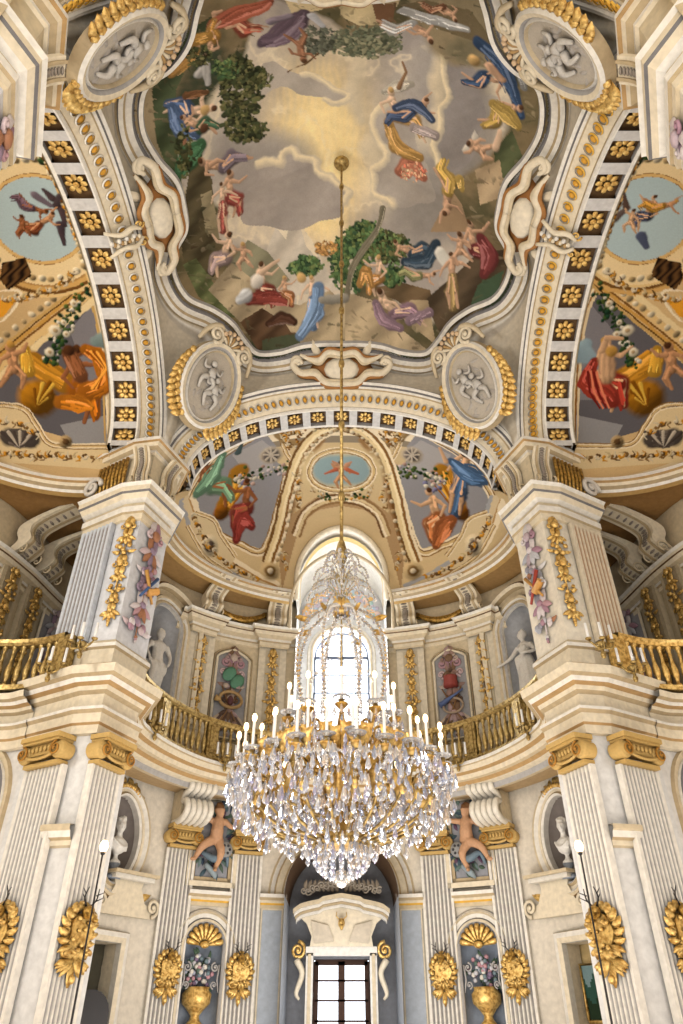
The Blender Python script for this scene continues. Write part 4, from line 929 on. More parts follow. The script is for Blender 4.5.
def fluted(w, h, nf, cr, cg, dep=.035, out=.12, stripe=None):
    b = MB(); X = []; n = nf*6; m = .06*w
    for i in range(n+1):
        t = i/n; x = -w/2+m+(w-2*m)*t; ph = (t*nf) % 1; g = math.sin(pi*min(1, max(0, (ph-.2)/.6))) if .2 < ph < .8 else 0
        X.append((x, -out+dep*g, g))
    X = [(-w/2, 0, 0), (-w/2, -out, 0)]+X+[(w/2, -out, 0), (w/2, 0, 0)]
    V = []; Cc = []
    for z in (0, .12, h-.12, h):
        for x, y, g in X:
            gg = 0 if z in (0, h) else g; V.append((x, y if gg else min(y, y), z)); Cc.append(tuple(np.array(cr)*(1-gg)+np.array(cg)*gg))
    b.add(V, gridf(4, len(X)), None, Cc, False)
    return b
def ionic(w, h=.55):
    b = MB(); b.col = C(206, 172, 106); b.m = STONE
    box(b, (0, -.16, h-.05), (w*1.04, .42, .09)); box(b, (0, -.15, h-.12), (w*.98, .36, .05))
    box(b, (0, -.12, h-.25), (w*.95, .26, .2))
    for s in (-1, 1):
        X = T(s*w*.45, 0, h-.30)
        for rr, yy in ((.15, -.28), (.11, -.31)): lathe(b, [(0, -yy+.0), (rr, -yy), (rr+.02, -yy-.05), (rr, -yy-.30)], 14, X @ Rt(pi/2, 'X'))
        volute(b, 0, 0, .14, 1.6, s, pi/2, .022, X, C(180, 128, 52), y=-.32)
    for i in range(7): ell(b, (-w*.33+w*.66*i/6, -.27, h-.24), (.04, .04, .06), nu=6, nv=4)
    P = [(w*.36*math.cos(a), -.29, h-.34+.09*math.sin(a)) for a in np.linspace(pi, 2*pi, 9)]; tube(b, P, .03, 5)
    box(b, (0, -.1, .04), (w*.94, .24, .07))
    return b
def console(w, h, d, beads=True):   # S bracket: foot at wall, head leaning into the room
    b = MB(); P = spline([(.02, 0), (-.16*d, .1*h), (-.34*d, .3*h), (-.28*d, .5*h), (-.32*d, .68*h), (-.6*d, .85*h), (-d, h)], 6)
    Q = P+np.array((.26*d, .0)); Q[:, 0] = np.minimum(Q[:, 0], .0+.2*d)
    for o, yy, c in ((0, 0, CREAM), (-.3*w, -.03, CREAM3), (.3*w, -.03, CREAM3)):
        ww = w if o == 0 else .12*w
        V = []
        for p, q in zip(P, Q):
            V += [(o-ww/2, p[0]+yy, p[1]), (o+ww/2, p[0]+yy, p[1]), (o+ww/2, q[0], q[1]), (o-ww/2, q[0], q[1])]
        k = len(P); F = [(i*4+j, i*4+(j+1) % 4, (i+1)*4+(j+1) % 4, (i+1)*4+j) for i in range(k-1) for j in range(4)]+[(0, 1, 2, 3), (k*4-4, k*4-3, k*4-2, k*4-1)]
        b.add(V, F, None, c, False)
    if beads:
        for i in range(2, len(P)-1, 2): ell(b, (0, P[i][0]-.015, P[i][1]), (.05*w/.3, .03, .04), col=C(150, 140, 130), nu=6, nv=4)
    for s in (-1, 1): volute(b, 0, 0, .16*h, 1.2, 1, 0, .03, T(s*w*.5, -.2*d, .12*h) @ Rt(pi/2, 'Z'), CREAM2)
    return b
def garland(h, w, seed=1, m=GOLD, cols=None, dens=1):
    """hanging ornament of leaves, buds, ribbons; hangs down from z=h to 0"""
    b = MB(); b.m = m; r_ = random.Random(seed); z = h-.05; k = 0; cc = lambda: r_.choice(cols) if cols else WHITE
    while z > .12:
        s = w*r_.uniform(.8, 1.1); c = cc()
        if k % 3 == 0:
            for sg in (-1, 1):
                leaf(b, 0, z, pi/2-sg*.9, s*.55, s*.3, sg*.9, .06, None, cc(), m); leaf(b, 0, z-.03, -pi/2+sg*.8, s*.6, s*.28, -sg*.8, .06, None, cc(), m)
                volute(b, sg*s*.26, z-.02, s*.16, 1.2, sg, pi/2, s*.05, None, cc(), m)
            ell(b, (0, -.07, z), (s*.17, .07, s*.17), None, c, m)
        elif k % 3 == 1:
            for i in range(5): a = -pi/2+(i-2)*.55; leaf(b, 0, z+.06, a, s*.5, s*.2, 0, .07, None, cc(), m)
            ell(b, (0, -.06, z+.05), (s*.12, .06, s*.1), None, c, m)
        else:
            for i in range(7): ell(b, (r_.uniform(-.3, .3)*s, -.05-r_.uniform(0, .04), z+r_.uniform(-.12, .12)), (s*.12, .045, s*.11), None, cc(), m, 6, 4)
            for sg in (-1, 1): leaf(b, sg*s*.15, z, -pi/2+sg*1.1, s*.4, s*.18, sg*.5, .05, None, cc(), m)
        z -= s*.42+.12; k += 1
    tube(b, [(0, -.02, h), (0, -.02, .1)], .02, 4, None, cc(), m)
    for i in range(3): ell(b, (0, -.03, .12-.05*i), (.05-.012*i, .04, .05), None, cc(), m, 6, 4)
    return b
UPB, UPC_ = C(206, 212, 222), C(226, 214, 192)  # cool window light on the left pier put into its colour, right warm
GAR = garland(2.6, .52, 5).mesh('garland'); GARS = garland(2.5, .48, 9).mesh('garland')
PINKC = [C(190, 150, 158), C(170, 134, 150), C(206, 186, 190), C(150, 130, 150), C(214, 204, 206), C(170, 120, 90)]
TRO = garland(2.75, .86, 12, STONE, PINKC).mesh('trophy_relief')
GREYT = [C(196, 196, 202), C(170, 172, 182), C(218, 216, 218), C(150, 148, 160), C(186, 168, 176)]
TROR = garland(2.75, .86, 14, STONE, PINKC+GREYT).mesh('trophy_relief')
FA, FB = .66, .34
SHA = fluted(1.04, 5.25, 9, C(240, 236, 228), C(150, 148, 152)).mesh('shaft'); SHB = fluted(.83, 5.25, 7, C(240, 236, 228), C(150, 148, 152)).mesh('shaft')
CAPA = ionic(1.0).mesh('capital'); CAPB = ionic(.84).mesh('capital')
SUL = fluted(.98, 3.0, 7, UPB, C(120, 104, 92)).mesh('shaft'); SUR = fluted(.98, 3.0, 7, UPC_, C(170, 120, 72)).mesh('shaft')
def face(a, b, f=.5, out=0, ctr=(0, 0)):
    a, b = np.array(a), np.array(b); p = a+(b-a)*f; t = (b-a)/np.linalg.norm(b-a); n = np.array((t[1], -t[0]))
    if n.dot(np.array(ctr)-p) < 0: n = -n
    p = p+n*out; return p, frame_at(p, n), n
PIERN = {(-1, 1): 'left', (1, 1): 'right'}
def pier(sx, sy):
    k = np.array((sx, sy)); v0, v1, v2, v3 = [np.array(v)*k for v in (V0, V1, V2, V3)]
    ctr = v1*.2
    side = 'left' if sx < 0 else 'right'; lab = f'massive painted pier on the {side} of the hall, fluted pilasters below and above its cornice' if sy > 0 else f'corner of the pier nearest the viewer at the top {side}'
    e = empty('pier', (v1[0]*1.05, v1[1]*1.1, 0), 0, lab, 'pier'); L = Vector(e.location)
    path = [np.array((6.22, 5.5))*k, v0, v1, v2, v3, np.array((4.72, 6.05))*k]
    sd = -1 if sx*sy < 0 else 1
    n = norms2(path, sd); sd = sd if n[2].dot(-v1) > 0 else -sd
    b = MB(); z_ = [0, 6.1, 8.0, 11.1, 12.1, 13.5]
    sweep(b, path, [(0, z) for z in z_], [C(226, 226, 226), CREAM, C(218, 220, 226) if sx < 0 else C(232, 224, 208), CREAM2, C(214, 200, 172)], sd)
    part(b, 'pier_body', e)
    b = MB(); sweep(b, path, [(o*.8, z) for o, z in ENT], ENTC, sd); part(b, 'entablature', e)
    b = MB(); sweep(b, path, [(o*.68, z) for o, z in UPC], UPCC, sd); part(b, 'upper_cornice', e)
    b = MB(); sweep(b, path, [(0, 13.12), (.05, 13.16), (.05, 13.24), (.14, 13.3), (.18, 13.4), (.24, 13.42), (.24, 13.52), (-.5, 13.56)], [CREAM, WHITE, CREAM3, CREAM, TAN, WHITE, CREAM2], sd); part(b, 'attic_cornice', e)
    def put(name, me, a, bb, f, z, out=0, parent=e, **kw):
        p, rz, _ = face(a, bb, f, out, ctr); return obj(name, me, parent, (p[0]-L.x, p[1]-L.y, z), rz, **kw)
    if sy > 0:
        for a, bb, me, cp in ((v0, v1, SHA, CAPA), (v2, v3, SHB, CAPB)):
            s = put('pilaster', me, a, bb, FA if me is SHA else FB, .3, .02); c = obj('capital', cp, s, (0, 0, 5.25))
            b = MB(); w_ = 1.0; box(b, (0, -.1, -.15), (w_, .3, .3), col=CREAM2); b.build('base', s)
        b = MB(); sweep(b, [v1*1.0+(v1-v0)*-.04, v1, v2], [(.0, 4.15), (.06, 4.18), (.06, 4.26), (.12, 4.3), (.16, 4.4), (.2, 4.42), (.2, 4.5), (0, 4.52)], [CREAM2, CREAM, CREAM3, WHITE, CREAM2], sd); part(b, 'impost', e)
    put('upper_pilaster', SUL if sx < 0 else SUR, v0, v1, .48, 8.1, .02)
    put('garland', GAR, v1, v2, .5, 8.4, .02); put('trophy_relief', TRO if sx < 0 else TROR, v2, v3, .5, 8.25, .03)
    # coloured arms in the middle of the trophy
    b = MB(); q = (C(70, 96, 140) if sx < 0 else C(170, 70, 56))
    for s_ in (-1, 1): tube(b, [(-.22*s_, -.1, -.3), (.22*s_, -.14, .35)], [.03, .045], 6, col=(q if s_ > 0 else C(200, 150, 80)), m=STONE)
    lathe(b, [(0, 0), (.09, 0), (.08, .3), (.1, .32)], 8, T(.0, -.12, -.12) @ Rt(1.0, 'Y'), C(214, 160, 90), STONE)
    p, rz, _ = face(v2, v3, .5, .05, ctr); b.build('quiver_relief', e, (p[0]-L.x, p[1]-L.y, 9.55), rz)
    # gold slats and bracket scrolls of the attic
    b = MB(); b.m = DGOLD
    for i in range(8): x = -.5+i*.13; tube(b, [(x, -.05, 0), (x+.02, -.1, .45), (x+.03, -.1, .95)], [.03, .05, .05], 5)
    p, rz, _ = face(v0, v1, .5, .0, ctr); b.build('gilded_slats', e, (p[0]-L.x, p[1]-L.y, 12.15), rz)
    b = MB(); b.col = C(226, 220, 212)
    volute(b, 0, 0, .3, 1.6, 1, 0, .07); b.col = C(200, 196, 196)
    p, rz, _ = face(v0, v1, .05, .12, ctr); b.build('scroll', e, (p[0]-L.x, p[1]-L.y, 12.5), rz)
    for (a, bb, f) in ((v1, v2, .5), (v2, v3, .55)):
        b = MB(); c0 = console(.42, 1.0, .3); b.merge(c0)
        p, rz, _ = face(a, bb, f, .02, ctr); b.build('bracket', e, (p[0]-L.x, p[1]-L.y, 12.15), rz)
for s in (-1, 1):
    for t in (1, -1): pier(s, t)
# cherub-head relief at the top of the trophy face is part of the trophy; ceiling slabs over the galleries
wallF = np.array([far_pt(t) for t in np.linspace(-D(121), D(121), 121)])
ringF = np.array([(RA*math.sin(t), RC+RB*math.cos(t)) for t in np.linspace(-D(99), D(99), 121)])
SIDEW = [(6.0, -10.2), (7.2, -9.8), (8.0, -8.8), (8.45, -6.6), (9.0, -5.2), (10.3, -4), (11.3, -2), (11.6, 0), (11.3, 2), (10.3, 4), (9.0, 5.2), (8.45, 6.6), (8.0, 8.8), (7.2, 9.8), (6.0, 10.2)]
LOWW = [(6.2, -4.85), (6.8, -5.08), (8, -5.0), (9.4, -4.3), (10.5, -3), (11, -1.4), (11.1, 0), (11, 1.4), (10.5, 3), (9.4, 4.3), (8, 5.0), (6.8, 5.08), (6.2, 4.85)]
RAILS = [(5.7, 4.32), (6.3, 4.58), (7.0, 4.68), (7.9, 4.55), (9.1, 3.9), (10.1, 2.8), (10.6, 1.3), (10.7, 0)]
RAILS = [(x, -y) for x, y in RAILS]+[(x, y) for x, y in RAILS[-2::-1]]
def strip(b, A, B, z, col, flip=False):
    V = [v for p, q in zip(A, B) for v in ((p[0], p[1], z), (q[0], q[1], z))]; b.add(V, gridf(len(A), 2), None, col, False)
def resample(P, n):
    P = np.array(P, float); d = np.r_[0, np.cumsum(np.linalg.norm(np.diff(P, axis=0), axis=1))]; t = np.linspace(0, d[-1], n)
    return np.stack([np.interp(t, d, P[:, 0]), np.interp(t, d, P[:, 1])], -1)
b = MB()
for s in (-1, 1):
    m_ = (ringF[:, 0]*s > 1.40)
    strip(b, ringF[m_], resample(wallF[m_], m_.sum()), 12.72, C(170, 136, 88))
    rs = rot_side(np.c_[ringF, np.zeros(121)], s)[:, :2]; sw = resample(spline([(s*x, y) for x, y in SIDEW], 10), 121)
    strip(b, rs, sw, 12.74, C(158, 120, 72))
b.build('ceiling', kind='structure')
# moulded lips of the vaults
LIP = [(0, 12.9), (.1, 12.82), (.12, 12.66), (.05, 12.62), (.02, 12.5), (-.1, 12.46), (-.14, 12.36), (-.3, 12.34), (-.3, 12.72)]
LIP = [(o, 12.92-(12.9-z)*.68) for o, z in LIP]
LIPC = [CREAM, WHITE, TAN, CREAM, CREAM3, WHITE, C(196, 160, 100), CREAM2]
b = MB()
for s in (-1, 1):
    m_ = ringF[:, 0]*s > 1.42; sweep(b, ringF[m_], LIP, LIPC, 1); rs = rot_side(np.c_[ringF, np.zeros(121)], s)[:, :2]; sweep(b, rs, LIP, LIPC, 1 if s < 0 else -1)
b.build('trim_4', kind='structure')
# wall cornice of the far bay, with breaks over the pilasters
TP = (23, 50)
def far_path(a, b_, n=30): return [far_pt(t) for t in np.linspace(D(a), D(b_), n)]
b = MB()
for s in (-1, 1):
    A = [(15.6, 0), (18.2, 0), (18.2, .22), (27.6, .22), (27.6, 0), (45.5, 0), (45.5, .22), (55.5, .22), (55.5, 0), (62, 0)]
    P = []
    for (a0, o0), (a1, o1) in zip(A[:-1], A[1:]):
        for q in np.linspace(0, 1, 5)[:-1 if a1 != 62 else None]:
            p, _, n = far_frame(s*D(a0+(a1-a0)*q), o0+(o1-o0)*q); P.append(p)
    sweep(b, P, [(o, z-.12) for o, z in WC], WCC, s)
    # arched head over the statue niche
    k = ds(D(71)); archtrim(b, far_mp, s*D(69), .62, 8.5, 11.1, [(0, 0), (0, .1), (.06, .14), (.12, .1), (.16, .1), (.2, .16), (.28, .16), (.32, .05), (.5, .06), (.54, .2), (.64, .26), (.7, .2), (.72, 0)], [WHITE, GREY, CREAM2, CREAM3, WHITE, CREAM2, GREYD, CREAM2, CREAM3, CREAM, BROWN, CREAM2], sk=k)
b.build('trim_5', kind='structure')
# ---- far gallery slab and railing
RAILF = spline([(-4.55, 5.55), (-4.7, 6.6), (-4.35, 8.0), (-3.6, 9.35), (-2.4, 10.35), (-1.2, 10.8), (0, 10.92), (1.2, 10.8), (2.4, 10.35), (3.6, 9.35), (4.35, 8.0), (4.7, 6.6), (4.55, 5.55)], 8)
SLAB = [(-1.1, 6.66), (-.5, 6.66), (-.46, 6.6), (-.34, 6.6), (-.3, 6.72), (-.12, 6.76), (-.06, 6.84), (.04, 6.86), (.08, 6.96), (.2, 7.0), (.24, 7.12), (.28, 7.14), (.28, 7.22), (.1, 7.26), (-1.3, 7.26)]
SLABC = [C(176, 150, 112), CREAM2, C(206, 190, 160), GREY, CREAM, TAN, CREAM2, CREAM, TAN, CREAM, CREAM3, WHITE, CREAM, CREAM3]
b = MB(); sweep(b, RAILF, SLAB, SLABC, 1)
for s in (-1, 1):
    R_ = spline([(s*x, y) for x, y in LOWW], 8); sweep(b, R_, [(o*.8+.02, z-.02-.22*min(1, max(0, z-6.6)/.8)) for o, z in ENT[:15]]+[(-.3, 7.18)], ENTC[:15], -1 if s > 0 else 1)
    sw = resample(spline([(s*x, y) for x, y in SIDEW], 10), len(R_)); strip(b, R_, sw, 7.19, CREAM3)
b.build('trim_6', kind='structure')
bal = MB(); bal.m = BRASS
lathe(bal, [(.05, 0), (.065, .0), (.065, .05), (.035, .08), (.04, .14), (.07, .26), (.075, .34), (.045, .5), (.028, .62), (.045, .7), (.03, .74), (.05, .82), (.065, .85), (.065, .9)], 8); BAL = bal.mesh('baluster')
bal.M = [GOLD]*len(bal.M); BALG = bal.mesh('baluster')
def railing(P, lab, me, mat, npost, z=7.26, nb=96):
    P = np.array(P); mid = P[len(P)//2]; e = empty('balustrade', (mid[0], mid[1], z), 0, lab, 'railing'); L = Vector(e.location)
    b = MB(); b.m = mat; sweep(b, P, [(-.11, 0), (.11, 0), (.11, .1), (.06, .12), (-.06, .12), (-.11, .1), (-.11, 0)], [WHITE]); b.build('base_rail', e, (-L.x, -L.y, 0))
    b = MB(); b.m = mat; sweep(b, P, [(-.08, .98), (.08, .98), (.13, 1.03), (.14, 1.1), (.08, 1.13), (-.08, 1.13), (-.14, 1.1), (-.13, 1.03), (-.08, .98)], [WHITE]); b.build('handrail', e, (-L.x, -L.y, 0))
    d = np.r_[0, np.cumsum(np.linalg.norm(np.diff(P, axis=0), axis=1))]; Lr = d[-1]
    at = lambda a: (np.interp(a, d, P[:, 0]), np.interp(a, d, P[:, 1]))
    posts = [Lr*(i+.0)/npost for i in range(npost+1)]
    for q in posts:
        x, y = at(q); x2, y2 = at(min(q+.05, Lr)); x1, y1 = at(max(q-.05, 0)); b = MB(); b.m = mat; box(b, (0, 0, .55), (.34, .2, 1.0)); box(b, (0, -.11, .55), (.2, .03, .7))
        b.build('post', e, (x-L.x, y-L.y, 0), math.atan2(y2-y1, x2-x1))
    for i in range(nb):
        q = Lr*(i+.5)/nb
        if min(abs(q-p) for p in posts) < .2: continue
        x, y = at(q); obj('baluster', me, e, (x-L.x, y-L.y, .1))
    return at, Lr
atF, LF = railing(RAILF[3:-3], 'curved brass balustrade of the far gallery below the tall window', BAL, BRASS, 8, nb=74)
for s in (-1, 1):
    R_ = spline([(s*x, y) for x, y in RAILS], 8)
    railing(R_, 'dark brass balustrade of the gallery on the left' if s < 0 else 'bright gilded balustrade of the gallery on the right', BAL if s < 0 else BALG, BRASS if s < 0 else GOLD, 9, 7.19, nb=80)
# ---- side walls
for s, nm in ((-1, 'left'), (1, 'right')):
    b = MB(); LW = PathMap([(s*x, y) for x, y in LOWW], (0, 0)); n = len(LW.P)
    # arched openings near both ends, solid between
    sc_ = LW.len-1.42
    for c0, a0, a1 in ((1.42, 0, 2.9), (sc_, LW.len-2.9, LW.len)):
        holed(b, LW, a0, a1, 0, 7.2, archloop(c0, 1.02, .02, 5.1), C(226, 224, 222), .0, k=5)
        nichesurf(b, LW, c0, 1.02, .02, 5.1, .7, C(206, 212, 224))
        archtrim(b, LW, c0, 1.02, .5, 5.1, [(0, -.05), (0, .06), (.06, .12), (.14, .1), (.16, .05), (.26, .06), (.3, 0)], [WHITE, CREAM, GREYD, WHITE, CREAM2, CREAM3])
    V = [LW(a, z, 0) for a in np.linspace(2.9, LW.len-2.9, 40) for z in (0, 7.2)]; b.add(V, gridf(40, 2), None, WALLC, True)
    SW = PathMap([(s*x, y) for x, y in SIDEW], (0, 0)); V = [SW(a, z, 0) for a in np.linspace(0, SW.len, 90) for z in (7.15, 12.95)]; b.add(V, gridf(90, 2), None, C(204, 188, 158), True)
    b.build('wall_'+nm, kind='structure')
    b = MB(); sweep(b, SW.P, [(o, z-.6) for o, z in WC], WCC, 1 if SW.nrm(SW.len/2).dot(norms2(SW.P, 1)[len(SW.P)//2]) > 0 else -1); b.build('trim_7' if s < 0 else 'trim_8', kind='structure')
    if s < 0: SWL, LWL = SW, LW
    else: SWR, LWR = SW, LW
b = MB(); b.add([(-14, -11, 0), (14, -11, 0), (14, 14, 0), (-14, 14, 0)], [(0, 1, 2, 3)], None, C(196, 170, 140), False); b.build('floor', kind='structure')
b = MB(); P = [far_pt(t)*np.array((1, -1)) for t in np.linspace(-D(131), D(131), 40)]
sweep(b, P, [(0, 0), (0, 12.8)], [CREAM2]); b.build('wall_near', kind='structure')
b = MB(); c_ = C(190, 176, 150)
for x in (-14, 14): b.add([(x, -12, 0), (x, 12.45, 0), (x, 12.45, 21), (x, -12, 21)], [(0, 1, 2, 3)], None, c_, False)
b.add([(-14, -12, 0), (14, -12, 0), (14, -12, 21), (-14, -12, 21)], [(0, 1, 2, 3)], None, c_, False); b.add([(-14, -12, 21), (14, -12, 21), (14, 12.45, 21), (-14, 12.45, 21)], [(0, 1, 2, 3)], None, c_, False)
for x0, x1, z0, z1 in ((-14, -1.46, 0, 21), (1.46, 14, 0, 21), (-1.46, 1.46, 14.5, 21)): b.add([(x0, 12.45, z0), (x1, 12.45, z0), (x1, 12.45, z1), (x0, 12.45, z1)], [(0, 1, 2, 3)], None, c_, False)
b.build('wall_leak_shell', kind='structure')  # added outer box that blocks sky leaking through gaps in the shell
# ------------------------------------------------------------------ figures in the round
def limb(b, P, R, n=8):
    tube(b, spline(P, 3), R, n)
    for p, r in ((P[0], R[0]), (P[-1], R[-1])): ell(b, p, (r, r, r), nu=8, nv=6)
def headat(b, c, s, yaw=0, hair=True, curly=0):
    X = T(*c) @ Rt(yaw, 'Z')
    ell(b, (0, 0, 0), (.078*s, .095*s, .115*s), X, nu=12, nv=10); ell(b, (0, -.045*s, -.055*s), (.055*s, .055*s, .06*s), X)
    ell(b, (0, -.1*s, -.01*s), (.014*s, .03*s, .034*s), X); ell(b, (0, -.092*s, -.055*s), (.03*s, .016*s, .012*s), X); ell(b, (0, -.085*s, .03*s), (.06*s, .02*s, .014*s), X)
    for q in (-1, 1): ell(b, (q*.03*s, -.088*s, .008*s), (.014*s, .012*s, .01*s), X); ell(b, (q*.08*s, .01*s, 0), (.014*s, .025*s, .03*s), X)
    if hair:
        ell(b, (0, .03*s, .035*s), (.09*s, .098*s, .105*s), X, nu=12, nv=10)
        r_ = random.Random(5)
        for i in range(curly): a = r_.uniform(0, 2*pi); q = r_.uniform(.2, 1); ell(b, (.09*s*q*math.cos(a), .03*s+.09*s*q*math.sin(a), .06*s+.08*s*math.sqrt(1-q*q)), (.03*s,)*3, X, nu=6, nv=4)
def hand(b, c, d, s):
    d = np.array(d, float); d /= np.linalg.norm(d); c = np.array(c); side = np.cross(d, (0, 1, 0)); side /= np.linalg.norm(side)+1e-6
    tube(b, [c-d*.03*s, c+d*.06*s], [.03*s, .036*s], 6)
    for i, L in enumerate((.07, .085, .08, .06)): p = c+d*.05*s+side*(i-1.5)*.02*s; tube(b, [p, p+d*L*s*.6, p+d*L*s+np.array((0, .02*s, -.01*s))], [.0115*s, .008*s], 5)
    p = c+side*-.035*s; tube(b, [p, p-side*.03*s+d*.04*s], [.013*s, .009*s], 5)
def statue_body(kind):
    def f(b):
        s = 1.25
        if kind == 0:   # unclothed youth, weight on one leg, drapery over thigh
            limb(b, [(0, 0, 1.12), (-.02, .0, 1.35), (.0, .02, 1.6)], [.19, .17, .2]); ell(b, (0, 0, 1.62), (.27, .15, .16)); ell(b, (0, .02, 1.12), (.22, .17, .17))
            limb(b, [(.1, 0, 1.08), (.14, -.08, .62), (.12, .02, .12)], [.14, .095, .06]); limb(b, [(-.1, 0, 1.08), (-.2, -.16, .64), (-.16, .04, .16)], [.14, .095, .06])
            for q in (.12, -.16): ell(b, (q, -.1, .07), (.07, .16, .06))
            limb(b, [(.27, 0, 1.64), (.38, -.06, 1.36), (.3, -.2, 1.12)], [.085, .06, .045]); hand(b, (.29, -.22, 1.1), (-.4, -.3, -.6), s)
            limb(b, [(-.27, 0, 1.64), (-.42, -.04, 1.4), (-.36, -.16, 1.16)], [.085, .06, .045]); hand(b, (-.36, -.17, 1.14), (0, -.3, -.8), s)
            tube(b, [(0, 0, 1.68), (.0, -.01, 1.86)], [.08, .07]); headat(b, (.0, -.02, 1.98), 1.25, .4, True, 26)
            for i in range(6): limb(b, [(-.28+.1*i, -.12-.03*(i % 2), 1.1-.02*i), (-.2+.08*i, -.16, .8), (-.24+.06*i, -.05, .45)], [.05, .06, .03], 6)
            limb(b, [(-.3, .05, 1.1), (0, -.18, 1.02), (.27, .0, 1.1)], [.06, .08, .06]); box(b, (0, 0, .03), (.7, .5, .1)); limb(b, [(.22, .12, .0), (.24, .14, .5), (.2, .12, .9)], [.12, .1, .07])
        else:           # robed woman, arm stretched out
            limb(b, [(0, 0, 1.12), (0, .0, 1.35), (.0, .02, 1.58)], [.18, .15, .18]); ell(b, (0, 0, 1.6), (.24, .14, .15))
            r_ = random.Random(2)
            for i in range(16):
                a = 2*pi*i/16; x, y = math.cos(a), math.sin(a)
                limb(b, [(.16*x, .12*y, 1.28), (.25*x+.03, .2*y, .75), (.3*x+.02*(i % 3), .24*y, .12)], [.05, .065+.015*(i % 2), .05], 6)
            ell(b, (0, 0, .7), (.22, .17, .6)); ell(b, (0, 0, 1.12), (.23, .18, .16))
            for q in (-1, 1): ell(b, (q*.08, -.12, 1.52), (.08, .07, .08))
            limb(b, [(-.24, 0, 1.6), (-.42, -.12, 1.34), (-.66, -.26, 1.18)], [.08, .06, .042]); hand(b, (-.68, -.27, 1.17), (-.8, -.3, -.2), s)
            limb(b, [(.24, 0, 1.6), (.36, -.06, 1.36), (.2, -.24, 1.3)], [.08, .06, .045]); hand(b, (.18, -.25, 1.3), (-.8, -.1, .1), s)
            for i in range(5): limb(b, [(.2-.09*i, -.16, 1.42-.04*i), (.0-.05*i, -.2, 1.2), (-.2-.01*i, -.1, 1.0-.06*i)], [.04, .05, .03], 6)
            tube(b, [(0, 0, 1.66), (.0, -.01, 1.84)], [.075, .065]); headat(b, (.0, -.02, 1.95), 1.2, -.9, True, 18); ell(b, (.05, .1, 1.99), (.06, .06, .06)); box(b, (0, 0, .03), (.7, .55, .1))
    return f
def bust_body(kind):
    def f(b):
        ell(b, (0, 0, .42), (.29, .16, .17)); ell(b, (0, -.05, .34), (.2, .13, .14)); tube(b, [(0, 0, .45), (0, 0, .68)], [.09, .075]); headat(b, (0, -.02, .82), 1.35, .6 if kind else -.5, True, 22 if kind else 10)
        if not kind: ell(b, (0, -.05, .99), (.05, .1, .07)); tube(b, [(0, .12, .9), (0, .0, 1.02), (0, -.12, 1.0)], [.03, .05, .02], 6)
        for i in range(6): limb(b, [(-.26+.04*i, -.08, .5-.02*i), (-.05+.03*i, -.17, .34), (.2, -.1, .3+.03*i)], [.03, .04, .03], 5)
        lathe(b, [(0, 0), (.13, 0), (.13, .05), (.06, .1), (.05, .18), (.1, .24), (0, .26)], 12)
    return f
def putto_body(v):
    def f(b):
        limb(b, [(0, 0, .52), (0, -.03, .66), (.02, 0, .84)], [.15, .135, .13]); ell(b, (0, -.04, .64), (.15, .13, .14)); ell(b, (.03, 0, .84), (.17, .1, .09))
        for q in ((.03, -.02, 1.06),): headat(b, q, 1.15, .5*v, True, 22)
        tube(b, [(.02, 0, .86), (.03, 0, 1.0)], [.06, .055])
        limb(b, [(-.06, -.02, .48), (-.3*v, -.12, .32), (-.42*v, -.05, .1)], [.11, .085, .05]); limb(b, [(.06, -.02, .46), (.1*v, -.14, .2), (.04*v, -.02, -.06)], [.11, .085, .05])
        ell(b, (-.47*v, -.09, .06), (.08, .05, .04)); ell(b, (.02*v, -.08, -.11), (.045, .09, .04))
        limb(b, [(.17, 0, .86), (.34, -.06, .74), (.44, -.1, .9)], [.065, .05, .036]); hand(b, (.44, -.1, .92), (.3, 0, .9), .9)
        limb(b, [(-.14, 0, .86), (-.34, -.08, .9), (-.42, -.1, 1.12)], [.065, .05, .036]); hand(b, (-.42, -.1, 1.14), (-.2, 0, .9), .9)
    return f
STW = C(226, 222, 216)
STAT = [remesh_mb(statue_body(k), .026, 3, None, STONE, STW).mesh('figure') for k in (0, 1)]
BUST = [remesh_mb(bust_body(k), .022, 2, None, STONE, C(236, 234, 230)).mesh('head_and_shoulders') for k in (0, 1)]
def pcol(v):
    return tuple(C(120, 84, 54)) if (v[2] > 1.1 or (v[1] > .02 and v[2] > .98)) else tuple(C(200, 156, 122))
PUT = [remesh_mb(putto_body(v), .022, 2, pcol, STONE).mesh('body') for v in (1, -1)]
DL = ('left', 'right')
